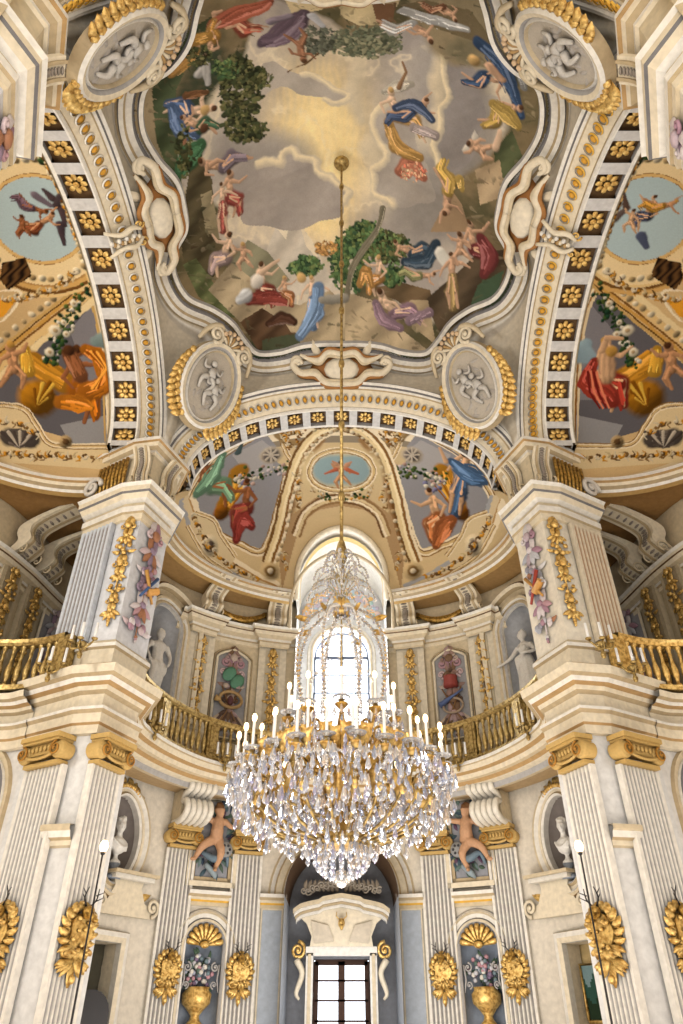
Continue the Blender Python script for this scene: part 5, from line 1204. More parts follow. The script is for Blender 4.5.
# ---- far wall, lower storey fittings
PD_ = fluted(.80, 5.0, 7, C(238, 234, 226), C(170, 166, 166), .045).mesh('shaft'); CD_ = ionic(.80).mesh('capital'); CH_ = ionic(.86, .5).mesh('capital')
rib = MB()
P = spline([(0, 0), (-.5, .02), (-.78, .18), (-.7, .42), (-.5, .45), (-.6, .62), (-.9, .72), (-.75, .95), (-.2, .98), (.1, .98)], 5)
for i in range(5):
    x = -.32+.16*i; tube(rib, [(x, p[0], p[1]) for p in P], .085, 6, col=C(236, 230, 218))
box(rib, (0, -.2, .5), (.74, .6, .9), col=CREAM2)
for k, (t, nm) in enumerate(((26.5, 'beside the door arch'), (47.5, 'beside the bust niche'))):
    for s in (-1, 1):
        p, rz, n = far_frame(s*D(t), .0)
        e = empty('pilaster', (p[0], p[1], .35), rz, f'white fluted pilaster with gold scrolled capital {nm} on the {DL[s > 0]}', 'pilaster')
        obj('shaft', PD_, e); obj('capital', CD_, e, (0, 0, 5.0)); b = MB(); box(b, (0, -.1, -.17), (.95, .3, .34), col=CREAM2); b.build('base', e)
        if k == 1:
            p, rz, n = far_frame(s*D(t), .1); o = rib.build('ribbed_console', None, (p[0], p[1], 5.92), rz); tag(o, f'white ribbed scroll console under the gallery on the {DL[s > 0]}', 'console')
for s in (-1, 1):
    p, rz, n = far_frame(s*D(18.6), .0); b = MB(); box(b, (0, -.03, 2.1), (.48, .05, 3.7), col=C(176, 186, 200)); box(b, (0, -.02, 2.1), (.56, .04, 3.8), col=CREAM)
    b.build('wall_panel', None, (p[0], p[1], .15), rz, label=f'tall narrow blue grey wall panel just {"left" if s < 0 else "right"} of the door arch', category='panel')
# impost bands and pieces of cornice
b = MB(); BAND = [(0, 4.12), (.04, 4.14), (.04, 4.22), (.1, 4.26), (.1, 4.32), (.16, 4.38), (.18, 4.46), (0, 4.48)]
for s in (-1, 1):
    for a0, a1 in ((14.9, 22.3), (30.5, 43.5)): sweep(b, [far_pt(s*t) for t in np.linspace(D(a0), D(a1), 10)], BAND, [CREAM, CREAM2, YEL, CREAM, CREAM3, WHITE, CREAM2], s)
b.build('trim_9', kind='structure')
flc = [C(206, 206, 214), C(176, 182, 200), C(196, 150, 160), C(120, 140, 150), C(226, 222, 214), C(140, 120, 150), C(100, 120, 110)]
for s in (-1, 1):
    sd = DL[s > 0]; k = ds(D(37)); t0 = s*D(37)
    b = MB(); archtrim(b, far_mp, t0, .48, .4, 3.25, [(0, 0), (0, .07), (.06, .12), (.12, .09), (.15, .05), (.24, .06), (.28, .12), (.33, .06), (.36, 0)], [WHITE, GREY, CREAM, GREYD, WHITE, CREAM2, WHITE, GREY], sk=k)
    p, rz, n = far_frame(t0, 0); vn = empty('vase_niche', (p[0], p[1], .4), rz, f'white arched niche with gold shell holding the flower urn, {sd} of the door', 'niche'); MI = (T(p[0], p[1], .4) @ Rt(rz, 'Z')).inverted()
    o = b.build('moulding', vn); o.matrix_basis = MI; b = MB(); shell(b, 0, 0, .46, 9, .05, pi-.05, m=GOLD, dep=.14); ell(b, (0, -.12, .02), (.12, .08, .08), m=GOLD); b.build('gold_shell', vn, (0, 0, 2.88))
    e = empty('flower_vase', (p[0]-n[0]*.12, p[1]-n[1]*.12, .4), rz, f'gold urn heaped with pale flowers in the niche on the {sd}', 'vase')
    b = MB(); lathe(b, [(0, 0), (.34, 0), (.34, .1), (.22, .18), (.18, .6), (.24, .75), (.26, .9), (.14, 1.0), (.12, 1.08), (.22, 1.2), (.24, 1.3), (.12, 1.42), (.1, 1.5), (.2, 1.62), (.33, 1.74), (.35, 1.92), (.28, 2.0), (.3, 2.06), (0, 2.06)], 18, m=GOLD); b.build('urn', e)
    r_ = random.Random(6+s); b = MB()
    for i in range(60):
        a, q = r_.uniform(0, 2*pi), r_.random(); c = r_.choice(flc); x, z = .42*q*math.cos(a), 2.35+.34*q*math.sin(a)
        ell(b, (x, -.05-.18*(1-q)*r_.random(), z), (.06, .05, .055), col=c, m=STONE, nu=6, nv=4)
        if i % 3 == 0: leaf(b, x, z, a, .2, .08, .3, .05, col=C(80, 104, 84), m=STONE)
    b.build('bouquet', e)
    b = MB()
    for q in (-1, 1): b = MB(); volute(b, q*.34, 0, .1, 1.4, q, pi/2, .025, col=GREY); volute(b, q*.34, -.35, .08, 1.4, -q, -pi/2, .02, col=GREY); tube(b, [(q*.44, -.05, .05), (q*.4, -.08, -.25), (q*.46, -.05, -.5)], [.03, .015], col=GREY); b.build('scroll', vn, (0, 0, 2.45))
    # putto panel
    p, rz, n = far_frame(t0, .02); e = empty('putto_panel', (p[0], p[1], 4.55), rz, f'framed grey panel of a naked putto with blue leaves, {sd} of the chandelier', 'relief panel')
    b = MB(); extr(b, [(-.42, .1), (.42, .1), (.42, 1.9), (.3, 2.05), (-.3, 2.05), (-.42, 1.9)], -.04, .02, col=C(150, 152, 160)); b.build('panel', e)
    b = MB()
    for x0, z0, x1, z1 in ((-.66, 0, .66, .12), (-.66, 2.1, .66, 2.2), (-.66, 0, -.56, 2.2), (.56, 0, .66, 2.2)): box(b, ((x0+x1)/2, -.06, (z0+z1)/2), (x1-x0, .12, z1-z0), col=CREAM)
    for x0, z0, x1, z1 in ((-.56, .1, .56, .22), (-.56, .1, -.44, 2.1), (.44, .1, .56, 2.1)): box(b, ((x0+x1)/2, -.035, (z0+z1)/2), (x1-x0, .07, z1-z0), col=CREAM3)
    b.build('frame', e); o = obj('putto', PUT[0 if s < 0 else 1], e, (0, -.18, .5)); o.scale = (1.22, 1.15, 1.22); o['label'] = 'pink skinned child figure with curly brown hair'
    b = MB(); r_ = random.Random(11+s)
    for i in range(70):
        a = r_.uniform(0, 2*pi); q = r_.uniform(.45, 1); x, z = .62*q*math.cos(a), 1.2+.85*q*math.sin(a)
        if z < .35 and abs(x) > .3: continue
        leaf(b, x, z, a+r_.uniform(-.8, .8), r_.uniform(.18, .34), .12, r_.uniform(-.6, .6), .08, col=r_.choice([C(70, 92, 104), C(92, 116, 110), C(54, 70, 92), C(110, 130, 130), C(80, 100, 84), C(100, 72, 96)]), m=STONE)
    b.build('foliage', e); b = MB(); lathe(b, [(0, -.04), (.17, -.04), (.19, 0), (.17, .05), (0, .05)], 14, T(.25*-s, -.3, .85) @ Rt(pi/2, 'X'), C(150, 150, 150), STONE)
    for i in range(6): ell(b, (.25*-s+.1*math.cos(i*pi/3), -.35, .85+.1*math.sin(i*pi/3)), (.035, .02, .035), col=C(60, 60, 64), m=STONE)
    b.build('tambourine', e)
    b = MB(); tube(b, spline([(-.35, -.1, .8), (0, -.25, .62), (.3, -.2, .75), (.4, -.1, .5)], 5), [.05, .1, .07, .03], 8, col=C(110, 130, 146), m=STONE); tube(b, spline([(-.2, -.15, .5), (.02, -.2, .3), (.1, -.1, .2)], 5), [.06, .08, .03], 8, col=C(150, 166, 176), m=STONE); b.build('drapery', e)
    # oval bust niche
    k = ds(D(73)); p, rz, n = far_frame(s*D(73), 0)
    e = empty('oval_niche', (p[0], p[1], 5.35), rz, f'cream framed oval niche with gold laurel behind the {sd} pier', 'niche'); b = MB()
    V = []
    PRF = [(-.02, -.1), (0, .06), (.05, .1), (.1, .05), (.16, .06), (.24, .12), (.3, .1), (.32, 0)]; CC = [C(200, 196, 190), WHITE, CREAM3, CREAM, WHITE, CREAM2, TAN]
    for q in range(len(PRF)-1):
        V = [far_mp(s*D(73)+(.6+o)/k*math.cos(a), 5.35+(.95+o)*math.sin(a), d) for a in np.linspace(0, 2*pi, 48, endpoint=False) for o, d in (PRF[q], PRF[q+1])]
        X = Matrix.Rotation(-rz, 4, 'Z') @ T(-p[0], -p[1], -5.35); b.add(V, gridf(48, 2, True), X, CC[q], True)
    b.build('moulding', e); b = MB(); b.m = GOLD
    for i in range(30): a = .25+(pi-.5)*i/29; leaf(b, .86*math.cos(a), 1.2*math.sin(a), a+r_.uniform(-1, 1), .2, .11, .3, .07); ell(b, (.85*math.cos(a), -.1, 1.19*math.sin(a)), (.06, .05, .06), nu=6, nv=4)
    b.build('laurel', e)
    e = empty('marble_bust', (p[0]+n[0]*.02, p[1]+n[1]*.02, 4.46), rz, f'white marble bust in the oval niche behind the {sd} pier', 'bust'); b = MB()
    obj('head_and_shoulders', BUST[s > 0], e, (0, 0, .32)); lathe(b, [(0, 0), (.2, 0), (.2, .06), (.1, .12), (.08, .22), (.14, .32), (0, .34)], 14, col=C(150, 160, 176), m=STONE); b.build('socle', e)
    # scrolled pediment and frame of the side doorway
    p, rz, n = far_frame(s*D(66), .02)
    e = empty('door_surround', (p[0], p[1], 0), rz, f'white scrolled pediment and frame over the side doorway on the {sd}', 'door surround'); b = MB()
    extr(b, [(-.95, 3.75), (.95, 3.75), (.9, 3.9), (.55, 4.05), (.4, 4.35), (.45, 4.5), (-.45, 4.5), (-.4, 4.35), (-.55, 4.05), (-.9, 3.9)], -.12, .05, col=CREAM); box(b, (0, -.14, 4.52), (1.2, .36, .1), col=WHITE); box(b, (0, -.18, 4.6), (1.34, .46, .07), col=CREAM2)
    for q in (-1, 1): volute(b, q*.78, 3.98, .2, 1.5, q, -pi/2, .05, col=CREAM, y=-.16)
    b.build('pediment', e); b = MB(); b.m = GOLD
    for q in (-1, 1): leaf(b, q*.4, 4.2, -pi/2+q*1.2, .4, .18, q*.6, .1)
    b.build('gilt_leaves', e)
    b = MB()
    k2 = ds(D(74)); hw = D(9.5)*k2
    for o0, o1, d0, d1, c in ((.0, .0, -.1, .08, WHITE), (.0, .1, .08, .1, CREAM), (.1, .2, .1, .06, WHITE), (.2, .22, .06, 0, CREAM3)):
        P0 = [(-hw-o0, 0), (-hw-o0, 3.22+o0), (hw+o0, 3.22+o0), (hw+o0, 0)]; P1 = [(-hw-o1, 0), (-hw-o1, 3.22+o1), (hw+o1, 3.22+o1), (hw+o1, 0)]
        V = [v for a, c_ in zip(P0, P1) for v in (far_mp(s*D(74)+a[0]/k2, a[1], d0), far_mp(s*D(74)+c_[0]/k2, c_[1], d1))]
        b.add(V, gridf(4, 2), Matrix.Rotation(-rz, 4, 'Z') @ T(-p[0], -p[1], 0), c, False)
    b.build('frame', e)
    # upper storey: statue
    p, rz, n = far_frame(s*D(67.5), -.1)
    e = empty('marble_statue', (p[0], p[1], 8.7), rz+(.15*s), 'pale statue of a standing youth with drapery in the left gallery niche' if s < 0 else 'pale statue of a robed woman stretching out an arm in the right gallery niche', 'statue')
    obj('figure', STAT[s > 0], e, (0, 0, .22)); b = MB(); lathe(b, [(0, 0), (.36, 0), (.36, .08), (.3, .1), (.3, .2), (.34, .23), (0, .23)], 16, col=GREY, m=STONE); b.build('plinth', e)
    for t, nm in ((23, 'beside the tall window'), (50, 'between trophy panel and statue')):
        p, rz, n = far_frame(s*D(t), 0); e = empty('gilded_pilaster', (p[0], p[1], 8.3), rz, f'cream upper pilaster hung with gold foliage {nm}, {sd} side', 'pilaster'); b = MB()
        w_ = .86; box(b, (0, -.06, 1.55), (w_, .16, 3.15), col=C(222, 212, 192)); box(b, (0, -.15, 1.5), (.44, .02, 2.8), col=C(200, 188, 164)); box(b, (0, -.06, -.5), (w_+.1, .22, 1.1), col=CREAM2); b.build('panel', e)
        obj('garland', GARS, e, (0, -.16, .3))
        c = console(.6, .84, 1.0 if t < 40 else 1.2); p, rz, n = far_frame(s*D(t), .3); o = c.build('scroll_console', None, (p[0], p[1], 11.88), rz); tag(o, f'beaded cream scroll bracket carrying the vault above the {sd} pilaster {nm}', 'bracket')
    # trophy panel
    p, rz, n = far_frame(s*D(36.5), .01); e = empty('trophy_panel', (p[0], p[1], 8.35), rz, 'grey panel with green shields and hunting horn trophy left of the window' if s < 0 else 'grey panel with red drum and blue trumpet trophy right of the window', 'relief panel')
    b = MB(); O = [(-.52, 0), (.52, 0), (.52, 2.45), (.42, 2.55), (.3, 2.62), (0, 2.75), (-.3, 2.62), (-.42, 2.55), (-.52, 2.45)]
    extr(b, O, -.03, .02, col=C(150, 150, 154)); b.build('panel', e); b = MB()
    fp = [(x, -.05, z) for x, z in O+[O[0]]]; tube(b, fp, .05, 4, col=CREAM); tube(b, [(x*1.14, -.03, 1.3+(z-1.3)*1.06) for x, y, z in fp], .03, 4, col=CREAM3); b.build('frame', e)
    b = MB(); b.m = STONE; pk = [C(176, 140, 150), C(200, 176, 180), C(150, 116, 130), C(120, 92, 100)]
    for q in (-1, 1):
        volute(b, q*.24, 2.32, .16, 1.5, q, pi/2, .05, col=pk[0]); volute(b, q*.3, 1.98, .13, 1.4, -q, -pi/2, .04, col=pk[1]); leaf(b, 0, 2.1, pi/2-q*.7, .5, .2, q*.8, .08, col=pk[2])
        for i in range(4): leaf(b, q*(.05+.06*i), .75, -pi/2+q*(.25+.12*i), .8, .13, q*.2, .06, col=[C(120, 92, 70), C(170, 140, 110), C(90, 70, 64), C(190, 170, 150)][i])
        tube(b, [(q*.42, -.05, .1), (-q*.3, -.12, 1.5)], [.03, .02], 6, col=C(140, 104, 70))
    leaf(b, 0, 2.3, pi/2, .4, .24, 0, .1, col=pk[1])
    b.merge(garland(2.5, .8, 41+s, STONE, [C(120, 92, 70), C(150, 122, 112), C(176, 150, 150), C(96, 74, 62), C(190, 172, 160)]), T(0, -.02, .02)); b.build('scrollwork', e); b = MB(); b.m = STONE
    if s < 0:
        for x, z, a in ((-.1, 1.92, .6), (.16, 1.72, .7)): ell(b, (x, -.1, z), (.2, .07, .26), col=C(92, 140, 116), R=Matrix.Rotation(a, 3, 'Y'))
        b.build('shields', e); b = MB(); b.m = STONE
        tube(b, [(.34*math.cos(a), -.13, 1.12+.24*math.sin(a)) for a in np.linspace(0, 2*pi, 20)], .05, 8, col=C(170, 140, 96)); tube(b, [(-.3, -.14, 1.05), (-.48, -.16, 1.1)], [.04, .1], 8, col=C(190, 156, 100)); ell(b, (0, -.12, 1.1), (.1, .08, .15), col=C(90, 56, 60)); b.build('hunting_horn', e)
    else:
        lathe(b, [(0, 0), (.2, 0), (.22, .03), (.2, .3), (.22, .33), (0, .33)], 14, T(0, -.14, 1.5), C(140, 62, 56), STONE); b.build('drum', e); b = MB(); tube(b, [(-.4, -.12, 1.0), (.1, -.16, 1.25), (.35, -.14, 1.4)], [.1, .035, .03], 8, col=C(90, 106, 150), m=STONE); tube(b, [(.3*math.cos(a), -.12, .95+.22*math.sin(a)) for a in np.linspace(0, 2*pi, 20)], .035, 8, col=C(170, 150, 130), m=STONE); b.build('trumpet', e)
    # gold swag on the frieze, candle bracket
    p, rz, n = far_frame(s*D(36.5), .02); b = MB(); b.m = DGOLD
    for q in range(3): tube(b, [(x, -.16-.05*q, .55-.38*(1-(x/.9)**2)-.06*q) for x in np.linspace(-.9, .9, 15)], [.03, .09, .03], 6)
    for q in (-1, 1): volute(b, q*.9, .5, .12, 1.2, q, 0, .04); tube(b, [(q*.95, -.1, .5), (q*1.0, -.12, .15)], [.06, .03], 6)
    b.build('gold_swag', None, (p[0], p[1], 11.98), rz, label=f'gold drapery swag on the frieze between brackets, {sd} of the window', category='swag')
# ---- middle doorway: recess fittings
e = empty('door_surround', (0, 12.36, 0), 0, 'white curved pediment and frame around the dark wooden middle door', 'door surround'); b = MB()
for x in (-.82, .82): box(b, (x, 0, 1.62), (.18, .18, 3.24), col=WHITE); box(b, (x, -.07, 1.62), (.08, .1, 3.2), col=CREAM2)
box(b, (0, 0, 3.28), (1.84, .18, .2), col=WHITE); b.build('frame', e)
cap = [(x, 4.05+.32*(1-abs(x)/1.15)**.55*(1 if abs(x) < .55 else .8)) for x in np.linspace(-1.15, 1.15, 25)]
b = MB(); extr(b, [(-.82, 3.38), (.82, 3.38), (.78, 3.6), (.92, 3.9), (1.12, 4.06), (.6, 4.3), (.3, 4.36), (-.3, 4.36), (-.6, 4.3), (-1.12, 4.06), (-.92, 3.9), (-.78, 3.6)], -.12, .08, col=CREAM)
for q in (-1, 1): extr(b, [(q*.7, 3.45), (q*.2, 3.5), (q*.35, 3.85), (q*.8, 3.95)], -.17, -.1, col=C(212, 200, 180))
for o, dz, c in ((.16, 0, WHITE), (.24, .07, CREAM3), (.32, .13, WHITE), (.4, .2, CREAM2)):
    P = [(-1.15-o*.3, 4.0+dz)]+[(x*(1+o*.1), z+dz) for x, z in cap]+[(1.15+o*.3, 4.0+dz)]
    V = [v for x, z in P for v in ((x, -o, z), (x, -o, z-.1), (x, .08, z-.1))]; n_ = len(P)
    b.add(V, [f for i in range(n_-1) for f in ((i*3, i*3+1, i*3+4, i*3+3), (i*3+1, i*3+2, i*3+5, i*3+4))], None, c, False)
V = [v for x, z in P for v in ((x, -.4, z), (x, .08, z))]; b.add(V, gridf(n_, 2), None, CREAM, False)
b.build('pediment', e); b = MB(); b.m = GOLD
ell(b, (0, -.34, 3.88), (.09, .09, .12)); ell(b, (0, -.42, 3.78), (.05, .08, .07))
for q in (-1, 1): leaf(b, q*.07, 3.93, .2 if q > 0 else pi-.2, .14, .08, 0, .04); tube(b, [(q*.05, -.34, 3.96), (q*.14, -.34, 4.04), (q*.12, -.34, 4.14)], [.018, .01], 5)
leaf(b, 0, 3.72, -pi/2, .18, .12, 0, .05); b.build('stag_badge', e)
for q in (-1, 1):
    b = MB(); volute(b, q*1.13, 3.3, .2, 1.7, q, pi/2, .05, m=GOLD); tube(b, spline([(q*1.16, -.05, 3.1), (q*1.0, -.05, 2.8), (q*1.14, -.05, 2.4), (q*1.06, -.05, 2.25)], 4), [.09, .07, .03], 6, col=CREAM); b.build('volute', e)
b = MB(); b.col = C(176, 166, 150)
for q in (-1, 1):
    for i in range(8): volute(b, q*(.18+.12*i), .28-.03*i+.05*(i % 2), .1, 1.3, q, i, .025, col=C(180, 170, 156)); leaf(b, q*(.1+.12*i), .1, pi/2-q*.5, .3, .12, q*.5, .04, col=C(150, 138, 122))
b.build('relief_tympanum', None, (0, 12.3, 4.55), 0, label='grey scrollwork relief in the shadowed arch above the middle door', category='relief')
# ---- side doorways
e = empty('landscape_painting', (6.25, 9.7, 2.35), 0, 'green landscape painting in a thin gold frame beyond the right doorway', 'painting')
p0 = np.array((5.9, 9.75)); e.location = (5.75, 9.55, 2.3); e.rotation_euler = (0, 0, frame_at(None, np.array((-.55, -.83))))
b = MB()
for i in range(24):
    for j in range(20):
        x, z = -.42+.84*i/24, -.5+1.0*j/20; g = j/20+.12*math.sin(i*.7)
        c = C(120, 146, 150) if g > .7 else (C(52, 84, 74) if g > .35+.1*math.sin(i*.9) else C(40, 56, 40)); b.add([(x, 0, z), (x+.036, 0, z), (x+.036, 0, z+.051), (x, 0, z+.051)], [(0, 1, 2, 3)], None, c, False, FRESCO)
b.build('canvas', e); b = MB(); b.m = GOLD; tube(b, [(-.44, -.02, -.52), (.44, -.02, -.52), (.44, -.02, .52), (-.44, -.02, .52), (-.44, -.02, -.5)], .035, 4); b.build('frame', e)
b = MB(); V = [(4.9, 10.5, 0), (6.9, 9.0, 0), (6.9, 9.0, 4), (4.9, 10.5, 4)]; b.add(V, [(0, 1, 2, 3)], None, C(214, 186, 130), False)
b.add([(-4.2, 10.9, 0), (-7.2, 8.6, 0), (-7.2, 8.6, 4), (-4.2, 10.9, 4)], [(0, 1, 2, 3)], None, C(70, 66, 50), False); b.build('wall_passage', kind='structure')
b = MB(); b.m = BLACK
P = [(-.42, 0), (.42, 0), (.42, 1.9)]+[(.42*math.cos(a), 1.9+.42*math.sin(a)) for a in np.linspace(.1, pi-.1, 10)]+[(-.42, 1.9)]
extr(b, P, -.03, .05, m=BLACK); o = b.build('arched_screen', None, (-5.35, 9.2, .02), frame_at(None, np.array((.5, -.86)))); tag(o, 'black round topped screen in the dark doorway on the left', 'screen')
# ------------------------------------------------------------------ vault and pendentive ornaments
def basis(p, n, up):
    n = np.array(n, float); n /= np.linalg.norm(n); up = np.array(up, float); up -= n*up.dot(n); up /= np.linalg.norm(up); x = np.cross(-n, up)
    return Matrix(((x[0], -n[0], up[0], p[0]), (x[1], -n[1], up[1], p[1]), (x[2], -n[2], up[2], p[2]), (0, 0, 0, 1)))
def relief_fig(b, seed):
    r_ = random.Random(seed); c = C(206, 202, 196); c2 = C(186, 180, 174)
    for k in range(2):
        x, z = (-.15+.28*k), (.15-.35*k); a = r_.uniform(-.6, .6)
        tube(b, [(x, -.08, z+.25), (x+.05, -.1, z)], [.1, .12], 7, col=c); ell(b, (x-.02, -.1, z+.4), (.09, .08, .1), col=c)
        for q in (-1, 1): tube(b, spline([(x+q*.05, -.08, z), (x+q*.2, -.12, z-.15), (x+q*.12+a*.1, -.06, z-.42)], 3), [.09, .06, .04], 6, col=c); tube(b, spline([(x+q*.09, -.08, z+.26), (x+q*.26, -.1, z+.2), (x+q*.3, -.08, z+.42)], 3), [.05, .03], 6, col=c)
    for i in range(22): leaf(b, r_.uniform(-.45, .45), r_.uniform(-.8, .6), r_.uniform(0, 6.3), .28, .12, r_.uniform(-1, 1), .05, col=c2)
med = {}
def medallion_parts(seed):
    A = MB(); ovalring(A, .66, 1.02, [(-.04, -.02), (0, -.1), (.05, -.06), (.1, -.13), (.2, -.16), (.26, -.1), (.3, .1)], [C(206, 190, 160), WHITE, GREY, CREAM, WHITE, CREAM3], None, 44)
    Bm = MB(); disc(Bm, .68, 1.04, -.03, None, C(196, 188, 176), STONE); b_ = MB(); b_.m = STONE; relief_fig(b_, seed)
    Cm = MB(); Cm.col = CREAM
    for q in (-1, 1): volute(Cm, q*.52, 1.28, .24, 1.7, -q, -pi/2, .065, col=CREAM, y=-.14); tube(Cm, spline([(q*.28, -.1, 1.42), (q*.5, -.15, 1.56), (q*.78, -.1, 1.3), (q*.9, -.05, .9)], 4), [.04, .09, .05], 6, col=CREAM2)
    shell(Cm, 0, 1.18, .36, 7, .3, pi-.3, col=CREAM, dep=.2, col2=TAN)
    for i in range(6): ell(Cm, (.36*math.cos(.5+i*.43), -.2, 1.3+.3*math.sin(.5+i*.43)), (.07, .07, .07), col=C(226, 196, 160), nu=6, nv=4)
    GS = []
    for q in (-1, 1):
        G = MB(); G.m = GOLD; GS.append(G)
        for i in range(11): t = i/10; a = (.42-1.55*t); x, z = q*(.98)*math.cos(a), 1.3*math.sin(a)*.95; leaf(G, x, z, (pi/2 if q < 0 else pi/2)+q*(.35+a*-.3)+pi, .34, .2, .2*q, .1); ell(G, (x, -.06, z), (.1, .08, .12), nu=6, nv=4)
    return [('frame', A.mesh('frame')), ('disc', Bm.mesh('disc')), ('relief', b_.mesh('relief')), ('scrolls', Cm.mesh('scrolls')), ('gilded_drapery', GS[0].mesh('gilded_drapery')), ('gilded_drapery', GS[1].mesh('gilded_drapery'))]
MP = [medallion_parts(k) for k in (1, 2)]
for sx in (-1, 1):
    for sy in (-1, 1):
        up = np.array((-1.28*sx, -.99*sy, 3.6)); h = np.array((-.60*sx, .8*sy, 0)); n = np.cross(h, up); c = np.array((3.60*sx, 4.08*sy, 15.55)) if sy > 0 else np.array((3.95*sx, -3.98, 15.5))
        if n.dot(np.array((0, 0, 12))-c) < 0: n = -n
        n /= np.linalg.norm(n); c = c+n*.08
        e = empty('oval_medallion', (0, 0, 0), 0, f'oval stucco figure medallion at the {"left" if sx < 0 else "right"} {"far" if sy > 0 else "near"} corner of the ceiling fresco', 'medallion')
        e.matrix_world = basis(c, n, up)
        for nm, me in MP[(sx+sy) % 4 // 2 if True else 0]: obj(nm, me, e)
def cart():
    A = MB(); br = C(168, 118, 66)
    for q in (-1, 1):
        for c, o, w_ in ((CREAM, 0, .075), (br, .09, .05), (CREAM2, -.08, .045)):
            tube(A, spline([(0, -.14, -.36-o), (q*.4, -.16, -.34-o), (q*.66, -.12, -.12-o), (q*1.02, -.08, -.1-o*.6), (q*1.24, -.05, .12), (q*1.1, -.06, .24), (q*.98, -.07, .13)], 5), [w_, w_*1.3, w_*.6], 7, col=c)
            tube(A, spline([(0, -.14, .36+o), (q*.34, -.16, .4+o), (q*.55, -.13, .22+o), (q*.8, -.1, .25+o*.5), (q*1.05, -.08, .36)], 5), [w_, w_*1.2, w_*.5], 7, col=c)
        volute(A, q*1.12, .2, .16, 1.5, q, -pi/2, .05, col=CREAM); leaf(A, q*.5, .3, pi/2-q*.9, .5, .2, q*.4, .08, col=CREAM)
    Bm = MB(); ell(Bm, (0, -.05, 0), (.5, .18, .3), col=C(236, 226, 206)); ell(Bm, (0, -.02, 0), (.82, .1, .34), col=C(150, 100, 52))
    return A.mesh('scroll_frame'), Bm.mesh('boss')
CA, CB = cart()
for p, n, up, nm in (((0, 4.62, 16.78), (0, -.75, -.66), (0, -.66, .75), 'far edge of the ceiling fresco'), ((-4.26, 0, 16.86), (.7, 0, -.7), (-.7, 0, -.7), 'left edge of the ceiling fresco'), ((4.26, 0, 16.86), (-.7, 0, -.7), (.7, 0, -.7), 'right edge of the ceiling fresco'), ((0, -4.62, 16.78), (0, .75, -.66), (0, .66, .75), 'near edge of the ceiling fresco')):
    e = empty('scroll_cartouche', (0, 0, 0), 0, f'cream and brown scroll cartouche at the {nm}', 'cartouche'); e.matrix_world = basis(p, n, up) @ Sc(1.12, 1, 1.15); obj('scroll_frame', CA, e); obj('boss', CB, e)
for s, nm in ((-1, 'left'), (1, 'right')):
    b = MB()
    for q in (-1, 1): tube(b, spline([(-.42, -.02, q*.1), (-.2, -.1, q*.22), (.1, -.12, q*.16), (.45, -.06, q*.3)], 4), [.05, .07, .04], 6, col=CREAM); volute(b, -.4, q*.22, .12, 1.3, q, pi, .03, m=GOLD)
    for i in range(12): ell(b, (-.3+.06*i, -.13, .05*math.sin(i*2.2)), (.06, .05, .06), col=[CREAM, TAN, WHITE][i % 3], nu=6, nv=4)
    o = b.build('ribbon_knot'); o.matrix_world = basis((s*4.9, 0, 16.0), (-s*.6, 0, -.8), (0, 1, 0)); tag(o, f'knotted ribbon ornament at the top of the {nm} arch', 'ornament')
# ---- side galleries: pilasters, brackets, panels
for s, SW, LW in ((-1, SWL, LWL), (1, SWR, LWR)):
    sd = DL[s > 0]
    def par(y):   # wall parameter at a given Y in the far half
        a = np.linspace(SW.len*.5, SW.len, 400); return a[np.argmin([abs(SW.pos(q)[1]-y) for q in a])]
    for y, nm in ((7.35, 'second'), (6.35, 'first'), (4.6, 'third')):
        p, rz, n = SW.frame(par(y), 0); e = empty('gilded_pilaster', (p[0], p[1], 8.3), rz, f'cream pilaster with gold foliage on the {sd} gallery wall, ' + {'second': 'closest to the big pier', 'first': 'second from the big pier', 'third': 'third from the big pier'}[nm], 'pilaster'); b = MB()
        box(b, (0, -.06, 1.55), (.74, .16, 3.15), col=C(206, 192, 164)); box(b, (0, -.15, 1.5), (.5, .02, 2.9), col=C(176, 160, 132)); b.build('panel', e); obj('garland', GAR, e, (0, -.16, .2))
        c = console(.62, 1.32, 1.5); p, rz, n = SW.frame(par(y), .1); o = c.build('scroll_console', None, (p[0], p[1], 11.42), rz); tag(o, f'large beaded scroll bracket above the {sd} gallery wall, ' + {'second': 'closest to the big pier', 'first': 'second from the big pier', 'third': 'third from the big pier'}[nm], 'bracket')
    p, rz, n = SW.frame(par(8.55), .03); e = empty('trophy_panel', (p[0], p[1], 8.35), rz, f'narrow grey panel with pink trophy relief on the {sd} gallery wall beside the pier', 'relief panel')
    b = MB(); extr(b, [(-.5, 0), (.5, 0), (.5, 2.6), (.3, 2.8), (-.3, 2.8), (-.5, 2.6)], -.03, .02, col=C(160, 158, 164)); b.build('panel', e); obj('relief', TROR, e, (0, -.05, 0))
    b = MB(); tube(b, [(x, -.05, z) for x, z in ((-.54, -.05), (.54, -.05), (.54, 2.65), (.3, 2.86), (-.3, 2.86), (-.54, 2.65), (-.54, 0))], .05, 4, col=CREAM); b.build('frame', e)
    p, rz, n = LW.frame(LW.len-1.42, -.35); e = empty('niche_trophy', (p[0], p[1], 3.4), rz, f'dark painted figure trophy inside the lower arch on the {sd} edge', 'relief'); me = garland(2.2, 1.3, 33+s, STONE, [C(60, 74, 70), C(120, 92, 60), C(90, 104, 120), C(150, 120, 80), C(70, 50, 40)]).mesh('relief'); obj('relief', me, e, (0, 0, .1))
